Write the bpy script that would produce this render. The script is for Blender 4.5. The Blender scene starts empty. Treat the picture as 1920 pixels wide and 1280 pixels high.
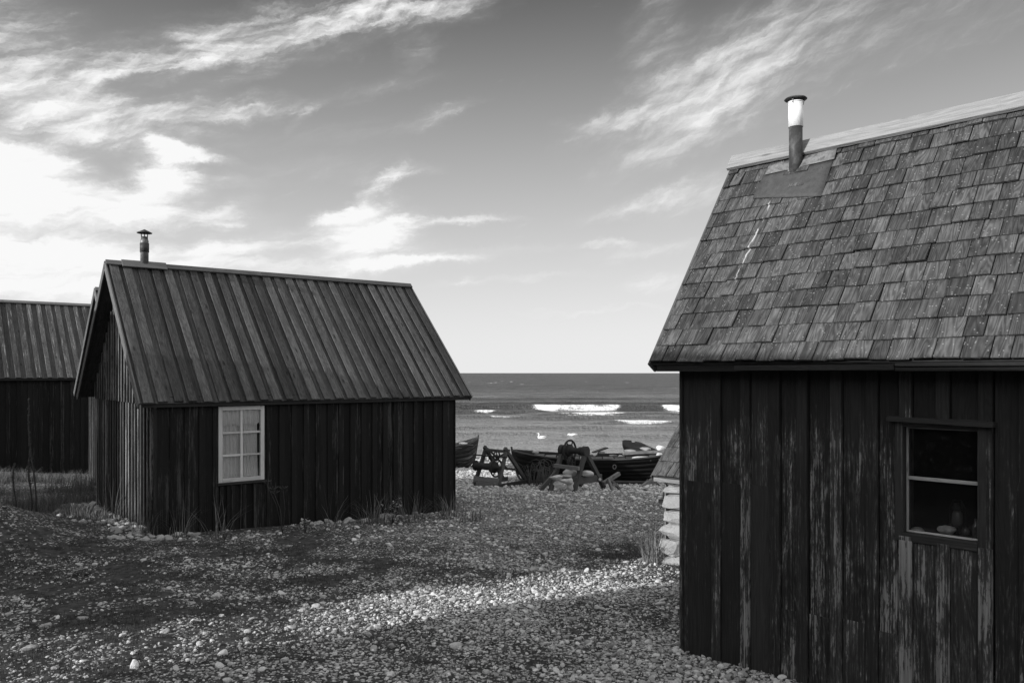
import bpy, math, random
import numpy as np
from mathutils import Vector, Matrix

random.seed(7); np.random.seed(7)
S = bpy.context.scene
COL = S.collection
E = 4.3                       # eye height above the sea (sea level is z = 0)
F_PX = 1500.0                 # focal length in photo pixels (1920 wide)
U0, V0 = 960.0, 699.0         # principal column, horizon row

# ------------------------------------------------------------------ helpers
def ray(u, v):
    return Vector(((u-U0)/F_PX, 1.0, (V0-v)/F_PX))
def at(u, v, y):
    d = ray(u, v)*y
    return Vector((d.x, d.y, d.z+E))

def _h(ix, iy, seed):
    n = (ix*374761393 + iy*668265263 + seed*974634777) & 0xffffffff
    n = ((n ^ (n >> 13))*1274126177) & 0xffffffff
    return ((n ^ (n >> 16)) & 0xffff)/65535.0
def vnoise(x, y, seed=0):
    x = np.asarray(x, float); y = np.asarray(y, float)
    ix = np.floor(x).astype(np.int64); iy = np.floor(y).astype(np.int64)
    fx = x-ix; fy = y-iy
    fx = fx*fx*(3-2*fx); fy = fy*fy*(3-2*fy)
    a = _h(ix, iy, seed); b = _h(ix+1, iy, seed); c = _h(ix, iy+1, seed); d = _h(ix+1, iy+1, seed)
    return (a*(1-fx)+b*fx)*(1-fy)+(c*(1-fx)+d*fx)*fy
def fbm(x, y, seed=0, oc=4):
    t = 0; a = .5; s = 0
    for i in range(oc):
        t = t + a*vnoise(x*2**i, y*2**i, seed+i*17); s += a; a *= .5
    return t/s

def tag(o, label=None, cat=None, group=None, kind=None):
    if label: o['label'] = label
    if cat: o['category'] = cat
    if group: o['group'] = group
    if kind: o['kind'] = kind
    return o
def empty(name, loc, rz=0, label=None, cat=None, group=None):
    o = bpy.data.objects.new(name, None); COL.objects.link(o)
    o.location = loc; o.rotation_euler = (0, 0, rz); o.empty_display_size = .2
    return tag(o, label, cat, group)

class MB:
    """collects boxes, tubes and loose faces into ONE mesh"""
    def __init__(s):
        s.v = []; s.f = []; s.uv = []; s.rnd = []; s.wear = []; s.sm = []
    def face(s, idx, uvs, rnd=0., wear=0., smooth=False):
        s.f.append(idx); s.uv.append(uvs); s.rnd.append(rnd); s.wear.append(wear); s.sm.append(smooth)
    def box(s, o, ax, ay, az, L=2, rnd=None, wear=0.):
        """box from corner o along three edge vectors; L = index of the grain (length) edge"""
        o = Vector(o); A = [Vector(ax), Vector(ay), Vector(az)]
        if A[0].cross(A[1]).dot(A[2]) < 0:
            o = o+A[0]; A[0] = -A[0]
        if rnd is None: rnd = random.random()
        b = len(s.v)
        for k in range(8):
            s.v.append(o+A[0]*(k & 1)+A[1]*((k >> 1) & 1)+A[2]*((k >> 2) & 1))
        ln = [a.length for a in A]
        ou, ov = random.random()*20, random.random()*20
        for q in ((0,2,3,1),(4,5,7,6),(0,1,5,4),(2,6,7,3),(0,4,6,2),(1,3,7,5)):
            uv = []
            for k in q:
                c = [ln[i]*((k >> i) & 1) for i in range(3)]
                l = c[L]; r = sum(c[i] for i in range(3) if i != L)
                uv.append((ou+l, ov+r))
            s.face([b+k for k in q], uv, rnd, wear)
    def bar(s, p, q, w, h, up=(0,0,1), rnd=None, wear=0.):
        """square timber from p to q, w wide, h high, centred"""
        p = Vector(p); q = Vector(q); d = q-p
        up = Vector(up)
        if abs(d.normalized().dot(up)) > .98: up = Vector((0,1,0))
        x = d.cross(up).normalized()*w; z = x.cross(d).normalized()*h
        s.box(p-x/2-z/2, x, d, z, 1, rnd, wear)
    def tube(s, pts, rad, seg=10, cap=True, rnd=0., squash=1.0):
        pts = [Vector(p) for p in pts]; n = len(pts); b = len(s.v)
        if not hasattr(rad, '__len__'): rad = [rad]*n
        ref = Vector((0,0,1)); prev = None; acc = 0; accs = []
        for i, p in enumerate(pts):
            t = (pts[min(i+1,n-1)]-pts[max(i-1,0)])
            if t.length < 1e-9: t = Vector((0,0,1))
            t.normalize()
            if prev is None:
                r = ref if abs(t.dot(ref)) < .9 else Vector((1,0,0))
                x = t.cross(r).normalized()
            else:
                x = (prev-t*prev.dot(t)).normalized()
            prev = x; y = t.cross(x)
            if i: acc += (p-pts[i-1]).length
            accs.append(acc)
            for k in range(seg):
                a = 2*math.pi*k/seg
                s.v.append(p+x*math.cos(a)*rad[i]+y*math.sin(a)*rad[i]*squash)
        for i in range(n-1):
            for k in range(seg):
                k2 = (k+1) % seg
                r0 = .1*k; r1 = .1*(k+1)
                s.face([b+i*seg+k, b+i*seg+k2, b+(i+1)*seg+k2, b+(i+1)*seg+k],
                       [(accs[i],r0),(accs[i],r1),(accs[i+1],r1),(accs[i+1],r0)], rnd, 0, True)
        if cap:
            s.face([b+k for k in range(seg)][::-1], [(0,0)]*seg, rnd)
            s.face([b+(n-1)*seg+k for k in range(seg)], [(0,0)]*seg, rnd)
    def poly(s, pts, rnd=0., wear=0., smooth=False, uv=None):
        b = len(s.v); s.v += [Vector(p) for p in pts]
        s.face(list(range(b, b+len(pts))), uv or [(p[0]+p[1], p[2]) for p in pts], rnd, wear, smooth)
    def grid(s, P, smooth=True, rnd=0., uvs=1.0):
        """P[i][j] points"""
        b = len(s.v); n = len(P); m = len(P[0])
        for r in P: s.v += [Vector(p) for p in r]
        for i in range(n-1):
            for j in range(m-1):
                s.face([b+i*m+j, b+(i+1)*m+j, b+(i+1)*m+j+1, b+i*m+j+1],
                       [(i*uvs,j*.1),((i+1)*uvs,j*.1),((i+1)*uvs,(j+1)*.1),(i*uvs,(j+1)*.1)], rnd, 0, smooth)
    def build(s, name, mat, parent=None, bevel=0, solid=0, label=None):
        me = bpy.data.meshes.new(name)
        me.from_pydata([tuple(p) for p in s.v], [], s.f)
        uvl = me.uv_layers.new(name='UVMap')
        flat = [c for f in s.uv for p in f for c in p]
        uvl.data.foreach_set('uv', flat)
        for nm, arr in (('rnd', s.rnd), ('wear', s.wear)):
            at_ = me.attributes.new(nm, 'FLOAT', 'FACE'); at_.data.foreach_set('value', arr)
        me.polygons.foreach_set('use_smooth', s.sm)
        me.materials.append(mat); me.update()
        o = bpy.data.objects.new(name, me); COL.objects.link(o)
        if parent: o.parent = parent
        if solid:
            m = o.modifiers.new('solid', 'SOLIDIFY'); m.thickness = solid; m.offset = 0
        if bevel:
            m = o.modifiers.new('bevel', 'BEVEL'); m.width = bevel; m.segments = 1; m.limit_method = 'ANGLE'; m.harden_normals = False
        if label: o['label'] = label
        return o

def np_mesh(name, V, Ftri, mat, rnd=None, smooth=False):
    me = bpy.data.meshes.new(name)
    nv = len(V); nf, k = Ftri.shape
    me.vertices.add(nv); me.vertices.foreach_set('co', V.astype(np.float32).ravel())
    me.loops.add(nf*k); me.loops.foreach_set('vertex_index', Ftri.astype(np.int32).ravel())
    me.polygons.add(nf); me.polygons.foreach_set('loop_start', np.arange(0, nf*k, k, dtype=np.int32))
    me.polygons.foreach_set('loop_total', np.full(nf, k, dtype=np.int32))
    me.polygons.foreach_set('use_smooth', np.full(nf, smooth))
    me.update(calc_edges=True); me.validate()
    if rnd is not None:
        a = me.attributes.new('rnd', 'FLOAT', 'POINT'); a.data.foreach_set('value', rnd.astype(np.float32))
    me.materials.append(mat)
    o = bpy.data.objects.new(name, me); COL.objects.link(o)
    return o

# ------------------------------------------------------------------ node helper
class NT:
    def __init__(s, tree):
        s.t = tree; s.n = tree.nodes; s.l = tree.links
    def new(s, t, **kw):
        n = s.n.new(t)
        for k, v in kw.items(): setattr(n, k, v)
        return n
    def put(s, sock, val):
        if val is None: return
        if hasattr(val, 'is_output') or isinstance(val, bpy.types.NodeSocket): s.l.new(val, sock)
        else: sock.default_value = val
    def m(s, op, a, b=None, c=None, clamp=False):
        n = s.new('ShaderNodeMath', operation=op, use_clamp=clamp)
        for i, x in enumerate((a, b, c)): s.put(n.inputs[i], x)
        return n.outputs[0]
    def add(s, a, b): return s.m('ADD', a, b)
    def mul(s, a, b): return s.m('MULTIPLY', a, b)
    def sub(s, a, b): return s.m('SUBTRACT', a, b)
    def xyz(s, x=0., y=0., z=0.):
        n = s.new('ShaderNodeCombineXYZ')
        for i, q in enumerate((x, y, z)): s.put(n.inputs[i], q)
        return n.outputs[0]
    def sep(s, v):
        n = s.new('ShaderNodeSeparateXYZ'); s.l.new(v, n.inputs[0]); return n.outputs
    def noise(s, v, scale=1., detail=4., rough=.55, dist=0.):
        n = s.new('ShaderNodeTexNoise'); s.put(n.inputs['Vector'], v)
        n.inputs['Scale'].default_value = scale; n.inputs['Detail'].default_value = detail
        n.inputs['Roughness'].default_value = rough; n.inputs['Distortion'].default_value = dist
        return n.outputs[0]
    def voro(s, v, scale=1., feature='F1', rand=1.):
        n = s.new('ShaderNodeTexVoronoi', feature=feature); s.put(n.inputs['Vector'], v)
        n.inputs['Scale'].default_value = scale; n.inputs['Randomness'].default_value = rand
        return n
    def step(s, x, a, b, lo=0., hi=1., kind='SMOOTHSTEP'):
        n = s.new('ShaderNodeMapRange', interpolation_type=kind)
        s.put(n.inputs[0], x)
        for i, q in enumerate((a, b, lo, hi)): s.put(n.inputs[i+1], q)
        return n.outputs[0]
    def mix(s, f, a, b):
        n = s.new('ShaderNodeMix', data_type='FLOAT'); s.put(n.inputs[0], f); s.put(n.inputs[2], a); s.put(n.inputs[3], b)
        return n.outputs[0]
    def attr(s, name):
        n = s.new('ShaderNodeAttribute', attribute_name=name); return n.outputs['Fac']
    def grey(s, x):
        n = s.new('ShaderNodeCombineColor')
        for i in range(3): s.put(n.inputs[i], x)
        return n.outputs[0]
    def bump(s, h, strength=.3, dist=.01):
        n = s.new('ShaderNodeBump'); n.inputs['Strength'].default_value = strength
        n.inputs['Distance'].default_value = dist; s.l.new(h, n.inputs['Height']); return n.outputs[0]

def new_mat(name):
    m = bpy.data.materials.new(name); m.use_nodes = True
    t = NT(m.node_tree); bs = m.node_tree.nodes['Principled BSDF']
    return m, t, bs

def wood(name, lo, hi, wear_val=.2, wear=0., grain=1.0, bump=.35, knots=.5, ztop=None, fine=1.0, rough=.82, spec=.25, edge=None, specks=0., streak=None, soft=0., gfreq=85., ringc=.10, stain=0.):
    m, t, bs = new_mat(name)
    uv = t.new('ShaderNodeUVMap', uv_map='UVMap').outputs[0]
    x, y, _ = t.sep(uv); r = t.attr('rnd'); w = t.attr('wear')
    g1 = t.noise(t.xyz(t.mul(x, 2.2*fine), t.mul(y, gfreq*fine), t.mul(r, 50)), 1., 5, .6)
    g2 = t.noise(t.xyz(t.mul(x, 1.1*fine), t.mul(y, 9*fine), t.mul(r, 31)), 1., 2, .5, .3)
    ring = t.m('SINE', t.mul(g2, 95))
    bl = t.noise(t.xyz(t.mul(x, 1.3), t.mul(y, 6), t.mul(r, 17)), 1., 4, .6)
    f = t.add(t.mul(bl, .75), t.mul(r, .55)); f = t.step(f, .3, .95)
    val = t.mix(f, lo, hi)
    gm = t.add(1.-.62*grain, t.add(t.mul(g1, 1.24*grain), t.mul(ring, ringc*grain)))
    val = t.mul(val, gm)
    if stain:
        st1 = t.noise(t.xyz(t.mul(x, 2.), t.mul(y, 16), t.mul(r, 61)), 1., 4, .65); st2 = t.noise(t.xyz(t.mul(x, 9.), t.mul(y, 20), t.mul(r, 67)), 1., 4, .7)
        val = t.mul(val, t.add(1.-stain, t.mul(t.add(t.step(st1, .35, .65), t.step(st2, .3, .7)), stain)))
    hgt = t.add(t.mul(g1, .8), t.mul(ring, .12))
    if knots:
        vo = t.voro(t.xyz(t.mul(x, 2.6), t.mul(y, 8.0), t.mul(r, 13)), 1.)
        kd = t.step(vo.outputs['Distance'], .07, .2, 1., 0.)
        sel = t.sep(vo.outputs['Color'])[0]
        kd = t.mul(kd, t.m('GREATER_THAN', sel, .45))
        val = t.mul(val, t.sub(1., t.mul(kd, knots)))
    if wear:
        n1 = t.noise(t.xyz(t.mul(x, 1.7 if soft else .9), t.mul(y, 15), t.mul(r, 23)), 1., 5, .62)
        n2 = t.noise(t.xyz(t.mul(x, 14), t.mul(y, 60), t.mul(r, 7)), 1., 3, .6)
        ww = t.add(t.add(n1, t.mul(t.sub(g1, .5), .7)), t.add(t.mul(t.sub(n2, .5), .35), w))
        if ztop is not None:
            oz = t.sep(t.new('ShaderNodeTexCoord').outputs['Object'])[2]
            ww = t.sub(ww, t.step(oz, ztop-.55, ztop-.05, 0., .45))
        if soft:   # paint worn through in fine flakes along the grain, broad grey patches
            n3 = t.noise(t.xyz(t.mul(x, 1.9), t.mul(y, 6.), t.mul(r, 41)), 1., 5, .65)
            n4 = t.noise(t.xyz(t.mul(x, 16.), t.mul(y, 95.), t.mul(r, 3)), 1., 4, .75)
            ww = t.add(ww, t.add(t.mul(t.sub(n3, .5), .9), t.mul(t.sub(n4, .5), .9)))
            ww = t.add(ww, t.mul(ring, .05))
            mk = t.step(ww, .46, .98, kind='LINEAR'); mk = t.m('MAXIMUM', t.mul(mk, .55), t.step(ww, .66, .76))
        else: mk = t.step(ww, .62-.2*wear, .82-.2*wear)
        val = t.mix(t.mul(mk, .92), val, t.mul(wear_val, t.add(.15, t.mul(t.m('POWER', g1, 1.6), 2.4)) if soft else t.add(.35, t.mul(g1, 1.3))))
        hgt = t.sub(hgt, t.mul(mk, .5))
    if specks:
        oc = t.new('ShaderNodeTexCoord').outputs['Object']
        vs = t.voro(oc, 55.)
        sel = t.sep(vs.outputs['Color'])[0]
        cl = t.noise(oc, 3.2, 3)
        sp = t.mul(t.step(vs.outputs['Distance'], .16, .30, 1., 0.), t.m('GREATER_THAN', t.add(sel, t.mul(cl, .5)), 1.02))
        val = t.mix(t.mul(sp, specks), val, .30)
        pt = t.noise(oc, 7., 4, .6)
        val = t.mul(val, t.add(.72, t.mul(pt, .56)))
    if streak is not None:      # pale droppings run down the roof: a stain with its own shape, in the roof's own coordinates
        (x0, z0, x1, z1) = streak
        oc = t.new('ShaderNodeTexCoord').outputs['Object']; ox, oy, oz = t.sep(oc)
        k = t.m('DIVIDE', t.sub(oz, z0), z1-z0)
        cx = t.add(x0, t.mul(k, x1-x0))
        wob = t.mul(t.sub(t.noise(t.xyz(0., 0., t.mul(oz, 14.)), 1., 2), .5), .05)
        d = t.m('ABSOLUTE', t.sub(t.add(ox, wob), cx))
        brk = t.noise(t.xyz(t.mul(ox, 40.), 0., t.mul(oz, 9.)), 1., 3)
        mk = t.mul(t.step(d, .002, .010, 1., 0.), t.step(brk, .44, .52))
        mk = t.mul(mk, t.mul(t.step(k, 0., .05), t.step(k, .9, 1., 1., 0.)))
        val = t.mix(mk, val, .42)
    t.put(bs.inputs['Base Color'], t.grey(val))
    bs.inputs['Roughness'].default_value = rough
    bs.inputs['Specular IOR Level'].default_value = spec
    t.put(bs.inputs['Normal'], t.bump(hgt, bump, .006))
    return m

def plain(name, val, rough=.6, metal=0., var=.35, scale=18., bump=.15, spec=.3, rust=None):
    m, t, bs = new_mat(name)
    oc = t.new('ShaderNodeTexCoord').outputs['Object']
    n = t.noise(oc, scale, 5, .6); n2 = t.noise(oc, scale*5, 3, .6)
    v = t.mul(val, t.add(1-var, t.mul(t.add(n, t.mul(t.sub(n2, .5), .5)), 2*var)))
    if rust is not None:
        v = t.mix(t.step(t.noise(oc, scale*.4, 4), .5, .65), v, rust)
    t.put(bs.inputs['Base Color'], t.grey(v))
    bs.inputs['Roughness'].default_value = rough; bs.inputs['Metallic'].default_value = metal
    bs.inputs['Specular IOR Level'].default_value = spec
    t.put(bs.inputs['Normal'], t.bump(t.add(n, t.mul(n2, .5)), bump, .01))
    return m

def stone_mat(name, lo, hi, scale=9., lich=.3, rndw=.5):
    m, t, bs = new_mat(name)
    oc = t.new('ShaderNodeTexCoord').outputs['Object']; r = t.attr('rnd')
    n = t.noise(oc, scale, 6, .65); n2 = t.noise(oc, scale*7, 4, .65)
    f = t.add(t.mul(n, 1-rndw), t.mul(r, rndw))
    v = t.mix(t.step(f, .15, .85, kind='LINEAR'), lo, hi)
    v = t.mul(v, t.add(.72, t.mul(n2, .56)))
    pit = t.step(t.noise(oc, scale*2.6, 5, .7), .30, .42, lich, 0.)
    v = t.mul(v, t.sub(1., pit))
    t.put(bs.inputs['Base Color'], t.grey(v)); bs.inputs['Roughness'].default_value = .9
    bs.inputs['Specular IOR Level'].default_value = .2
    t.put(bs.inputs['Normal'], t.bump(t.add(n, t.mul(n2, .6)), .5, .02))
    return m

def blade_mat(name, lo, hi):
    m, t, bs = new_mat(name); r = t.attr('rnd')
    t.put(bs.inputs['Base Color'], t.grey(t.mix(r, lo, hi))); bs.inputs['Roughness'].default_value = .75
    bs.inputs['Specular IOR Level'].default_value = .2
    return m

def glass_mat():
    m = bpy.data.materials.new('window glass'); m.use_nodes = True; t = NT(m.node_tree)
    t.n.remove(m.node_tree.nodes['Principled BSDF'])
    out = m.node_tree.nodes['Material Output']
    tr = t.new('ShaderNodeBsdfTransparent'); tr.inputs[0].default_value = (.94,.94,.94,1)
    gl = t.new('ShaderNodeBsdfGlossy'); gl.inputs['Roughness'].default_value = .04
    oc = t.new('ShaderNodeTexCoord').outputs['Object']
    t.put(gl.inputs['Normal'], t.bump(t.noise(oc, 5., 1), .05, .02))
    df = t.new('ShaderNodeBsdfDiffuse'); df.inputs[0].default_value = (.35,.35,.35,1)
    fr = t.new('ShaderNodeFresnel'); fr.inputs[0].default_value = 1.5
    mx = t.new('ShaderNodeMixShader'); t.l.new(fr.outputs[0], mx.inputs[0]); t.l.new(tr.outputs[0], mx.inputs[1]); t.l.new(gl.outputs[0], mx.inputs[2])
    dust = t.step(t.noise(oc, 30., 5, .7), .52, .8, .01, .09)
    m2 = t.new('ShaderNodeMixShader'); t.put(m2.inputs[0], dust); t.l.new(mx.outputs[0], m2.inputs[1]); t.l.new(df.outputs[0], m2.inputs[2])
    t.l.new(m2.outputs[0], out.inputs[0])
    return m

RIGHT_H = 2.1
M = dict(
    tar_near = wood('weathered black tar boards', .018, .034, wear_val=.225, wear=.5, bump=.8, knots=.35, ztop=RIGHT_H, soft=1.),
    tar = wood('black tar boards', .006, .014, wear_val=.06, wear=.24, bump=.5, knots=.3),
    tar_gable = wood('sunlit tone tar boards', .018, .045, wear_val=.20, wear=.62, bump=.5, knots=.3),  # gable tone and wear raised so its sunlit strip reads bright
    roofwood = wood('weathered roof boards', .040, .092, bump=.6, knots=.65, grain=1., gfreq=40., ringc=.2, stain=.3),
    roofworn = wood('worn roof boards', .045, .10, wear_val=.24, wear=.34, bump=.6, knots=.6, grain=1., gfreq=40., ringc=.2, stain=.3),
    roofunder = wood('under roof boards', .027, .063, bump=.5, knots=.6, grain=1., gfreq=40., stain=.3),
    palewood = wood('pale weathered timber', .095, .185, bump=.6, knots=.4, grain=.95, gfreq=55., ringc=.2, stain=.25),
    ridge = wood('pale ridge board', .145, .255, bump=.6, knots=.5, grain=.85, gfreq=50.),
    greywood = wood('grey weathered timber', .07, .16, bump=.5, knots=.5, grain=.9),
    darkwood = wood('dark oiled timber', .035, .085, bump=.5, knots=.4),
    soffit = wood('dark rafters', .015, .03, bump=.3, knots=.2),
    barge = wood('barge boards', .07, .13, bump=.4, knots=.3),
    hull = wood('tarred hull planks', .010, .022, wear_val=.04, wear=.1, bump=.3, knots=.0),
    hull_old = wood('worn hull planks', .02, .05, wear_val=.2, wear=.55, bump=.3, knots=.0),
    white_paint = wood('white painted wood', .46, .64, wear_val=.15, wear=.12, bump=.2, knots=.0, grain=.35),
    chipped = wood('chipped pale paint', .22, .46, wear_val=.03, wear=.6, bump=.4, knots=.0, grain=.6),
    blackframe = wood('black window frame', .022, .036, wear_val=.10, wear=.22, bump=.3, knots=.0),
    iron = plain('rusty iron', .03, .75, .2, .5, 25.),
    pipe = plain('sooty iron pipe', .05, .6, .3, .4, 22., rust=.11),
    pipe_white = plain('white enamel pipe', .8, .4, 0., .1, 30., .05),
    pipe_grey = plain('zinc pipe', .13, .5, .4, .4, 30., rust=.2),
    zinc = plain('patched roof sheet', .062, .65, .1, .55, 20., .5, rust=.05),
    paletin = plain('pale stained sheet', .17, .6, 0., .8, 34., .4, rust=.07),
    curtain = plain('grey lace curtain', .88, .9, 0., .12, 20., .05),
    stone = stone_mat('pale limestone', .34, .62),
    wallstone = stone_mat('rough wall limestone', .17, .40, 7., .55, .35),
    stone_grey = stone_mat('grey limestone', .22, .42),
    stone_white = stone_mat('white limestone', .55, .8, lich=.15),
    pebble = stone_mat('beach pebbles', .24, .66, 14., .25, .75),
    mortar = stone_mat('rubble core', .10, .2),
    dry = blade_mat('dry grass', .10, .30),
    green = blade_mat('short turf', .02, .095),
    midgrass = blade_mat('meadow grass', .06, .20),
    stalk = blade_mat('dead stalk', .05, .11),
    leaf = blade_mat('pale leaf', .16, .32),
    feather = plain('white feathers', .9, .7, 0., .05, 20., .05),
    bill = plain('dark bill', .06, .5),
    rope = plain('rope', .2, .9),
    interior = plain('unlit interior', .02, .9),  # near-black tone stands in for the unlit rooms
    glass = glass_mat(),
    jar = plain('old glass jar', .12, .15, 0., .2, 8., .02, .6),
)

# ------------------------------------------------------------------ terrain
PY = np.array([-400,-60, 0, 6, 11, 14.5, 19, 23, 30, 41, 60, 100, 400])
PZ = np.array([1.5,-1.3,-1.90,-2.06,-2.26,-2.42,-2.80,-3.12,-3.58,-4.32,-5.4,-7,-9])
def gz(x, y, fine=True):
    x = np.asarray(x, float); y = np.asarray(y, float)
    yy = y + .6*np.clip(x+5.2, -20, 0)*np.clip((y-8)/6, 0, 1)
    z = np.interp(yy, PY, PZ)
    z = z + .62*np.exp(-(((x+7.7)/1.5)**2+((y-10.6)/1.25)**2))
    z = z + .05*(fbm(x*.55, y*.55, 3)-.5)*2
    if fine:
        z = z + .035*(fbm(x*3.1, y*3.1, 5, 3)-.5) 
    return z+E
def gzf(x, y): return float(gz(x, y))

# ------------------------------------------------------------------ frames of the buildings
LA = math.atan2(.616, .788); LC = Vector((-4.92, 11.1, 0))         # left shed
RA = math.atan2(-.726, .687); RC = Vector((1.296, 6.0, 0))         # right shed
SUN_EL = math.radians(17.); SUN_H = Vector((.84, .54, 0)).normalized()
def frame(c, a): return Matrix.Translation(c) @ Matrix.Rotation(a, 4, 'Z')
def hit(u, v, mat, p0, n):
    """ray through a photo pixel meets a plane given in local coordinates -> local point"""
    inv = mat.inverted(); o = inv @ Vector((0,0,E)); d = inv.to_3x3() @ ray(u, v)
    n = Vector(n); t = (Vector(p0)-o).dot(n)/d.dot(n)
    return o+d*t

# density of pebbles on the turf (0..1)
def gravel(x, y):
    x = np.asarray(x, float); y = np.asarray(y, float)
    n = fbm(x*1.1, y*1.1, 11, 4); n2 = fbm(x*3.3, y*3.3, 23, 3)
    base = .34+.0*x
    base = base+.05-.14*np.clip((-.6-x)/2., 0, 1)
    def blob(cx, cy, sx, sy, a): return a*np.exp(-((x-cx)/sx)**2-((y-cy)/sy)**2)
    base = base + blob(1.9, 5.0, 1.0, 1.1, 1.0)+blob(.6, 5.2, .6, .5, .25)
    base = base + blob(-.6, 7.4, 1.7, .75, .50)+blob(1.0, 8.0, 1.2, .6, .35)
    base = base + np.clip((y-9)/3, 0, 1)*.42*np.exp(-((x-.8)/2.4)**2)
    base = base - blob(2.0, 7.2, .7, .45, .5)-blob(1.5, 9.9, .45, .5, .35)-blob(-3.8, 7.9, 1.6, .9, .12)
    base = base + np.clip((y-16)/3, 0, 1)*.5
    return np.clip(base+.02+(n-.5)*.68+(n2-.5)*.85, 0.05, .98)

def seg(*parts):
    out = []
    for a, b, n in parts: out.append(np.linspace(a, b, n, endpoint=False))
    return np.concatenate(out)
gx = np.append(seg((-300,-60,12),(-60,-16,30),(-16,-8,50),(-8,6,230),(6,16,50),(16,60,30),(60,300,12)), 300)
gy = np.append(seg((-300,-40,10),(-40,-5,40),(-5,3.5,40),(3.5,14,190),(14,26,110),(26,46,50),(46,120,20)), 120)
X, Y = np.meshgrid(gx, gy)
Z = gz(X, Y)
GR = gravel(X, Y)
V = np.stack([X, Y, Z], -1).reshape(-1, 3)
ny, nx = X.shape
ii = np.arange(ny-1)[:,None]*nx+np.arange(nx-1)[None,:]
Fq = np.stack([ii, ii+1, ii+nx+1, ii+nx], -1).reshape(-1, 4)

def ground_mat():
    m, t, bs = new_mat('turf and shingle ground')
    oc = t.new('ShaderNodeTexCoord').outputs['Object']; g = t.attr('rnd')
    x, y, z = t.sep(oc); p = t.xyz(x, y, 0.)
    tn = t.noise(p, 9., 5, .65); tf = t.noise(p, 160., 4, .7); tm = t.noise(p, 40., 3, .6)
    turf = t.mul(t.mix(t.step(tn, .3, .7), .018, .080), t.add(.25, t.mul(tf, 1.5)))
    h = t.add(t.mul(tf, .25), t.mul(tm, .25)); val = turf
    dist = t.noise(p, 30., 2)
    for sc, sh in ((26., 0.), (47., .13)):
        pv = t.new('ShaderNodeVectorMath', operation='ADD'); t.l.new(p, pv.inputs[0])
        t.l.new(t.xyz(t.mul(dist, .03), t.mul(t.noise(p, 33., 2), .03), 0.), pv.inputs[1])
        vo = t.voro(pv.outputs[0], sc); c0, c1, c2 = t.sep(vo.outputs['Color'])
        here = t.m('LESS_THAN', c0, t.sub(t.mul(g, 1.15), sh))
        shape = t.mul(here, t.step(vo.outputs['Distance'], .34, .52, 1., 0.))
        pc = t.mul(t.mix(c1, .20, .54), t.add(.75, t.mul(tm, .5)))
        val = t.mix(shape, val, pc)
        dome = t.mul(shape, t.sub(1.2, vo.outputs['Distance']))
        h = t.m('MAXIMUM', h, dome)
    t.put(bs.inputs['Base Color'], t.grey(val)); bs.inputs['Roughness'].default_value = .95
    bs.inputs['Specular IOR Level'].default_value = .15
    t.put(bs.inputs['Normal'], t.bump(h, .9, .018))
    return m
ground = np_mesh('ground', V, Fq, ground_mat(), GR.reshape(-1), True)
tag(ground, 'dark turf strewn with pale limestone pebbles, sloping to the sea', 'ground', kind='structure')

# ---- pebbles: real little stones, one object of stuff
def ico(sub):
    import bmesh
    bm = bmesh.new(); bmesh.ops.create_icosphere(bm, subdivisions=sub, radius=1.)
    V = np.array([v.co[:] for v in bm.verts]); Fc = np.array([[v.index for v in f.verts] for f in bm.faces]); bm.free()
    return V, Fc
ICO = {k: ico(k) for k in (1, 2, 3)}
def rock_shape(sub, seed, cuts=7, flat=.6):
    rs = np.random.RandomState(seed); V, Fc = ICO[sub]; V = V.copy()
    for _ in range(cuts):
        n = rs.normal(size=3); n /= np.linalg.norm(n); d = rs.uniform(.5, .85)
        e = V @ n-d; V = V-np.where(e > 0, e, 0)[:,None]*n*.9
    V *= np.array([rs.uniform(.85, 1.25), rs.uniform(.7, 1.), flat*rs.uniform(.7, 1.2)])
    V += rs.normal(size=V.shape)*.025
    return V, Fc
def scatter(name, pts, size, sub, mat, nshape=14, flat=.6, sink=.2, seed=1):
    rs = np.random.RandomState(seed); n = len(pts); Vs = []; Fs = []; R = []; off = 0
    which = rs.randint(0, nshape, n)
    for k in range(nshape):
        idx = np.where(which == k)[0]
        if not len(idx): continue
        V, Fc = rock_shape(sub, seed*100+k, flat=flat); m = len(idx)
        a = rs.uniform(0, 2*np.pi, m); b = rs.normal(0, .3, m); c = rs.normal(0, .3, m)
        ca, sa, cb, sb, cc, sc = np.cos(a), np.sin(a), np.cos(b), np.sin(b), np.cos(c), np.sin(c)
        Rz = np.zeros((m,3,3)); Rz[:,0,0]=ca; Rz[:,0,1]=-sa; Rz[:,1,0]=sa; Rz[:,1,1]=ca; Rz[:,2,2]=1
        Rx = np.zeros((m,3,3)); Rx[:,0,0]=1; Rx[:,1,1]=cb; Rx[:,1,2]=-sb; Rx[:,2,1]=sb; Rx[:,2,2]=cb
        Ry = np.zeros((m,3,3)); Ry[:,1,1]=1; Ry[:,0,0]=cc; Ry[:,0,2]=sc; Ry[:,2,0]=-sc; Ry[:,2,2]=cc
        Rm = Rx @ Ry @ Rz
        W = np.einsum('mij,vj->mvi', Rm, V)*size[idx][:,None,None]
        W += pts[idx][:,None,:]; W[:,:,2] += (size[idx]*flat*(1-2*sink)*.55)[:,None]
        nv = len(V)
        Vs.append(W.reshape(-1,3)); Fs.append((Fc[None]+ (np.arange(m)*nv)[:,None,None]).reshape(-1,3)+off); off += m*nv
        R.append(np.repeat(rs.uniform(0, 1, m), nv))
    return np_mesh(name, np.concatenate(Vs), np.concatenate(Fs), mat, np.concatenate(R), False)

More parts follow.
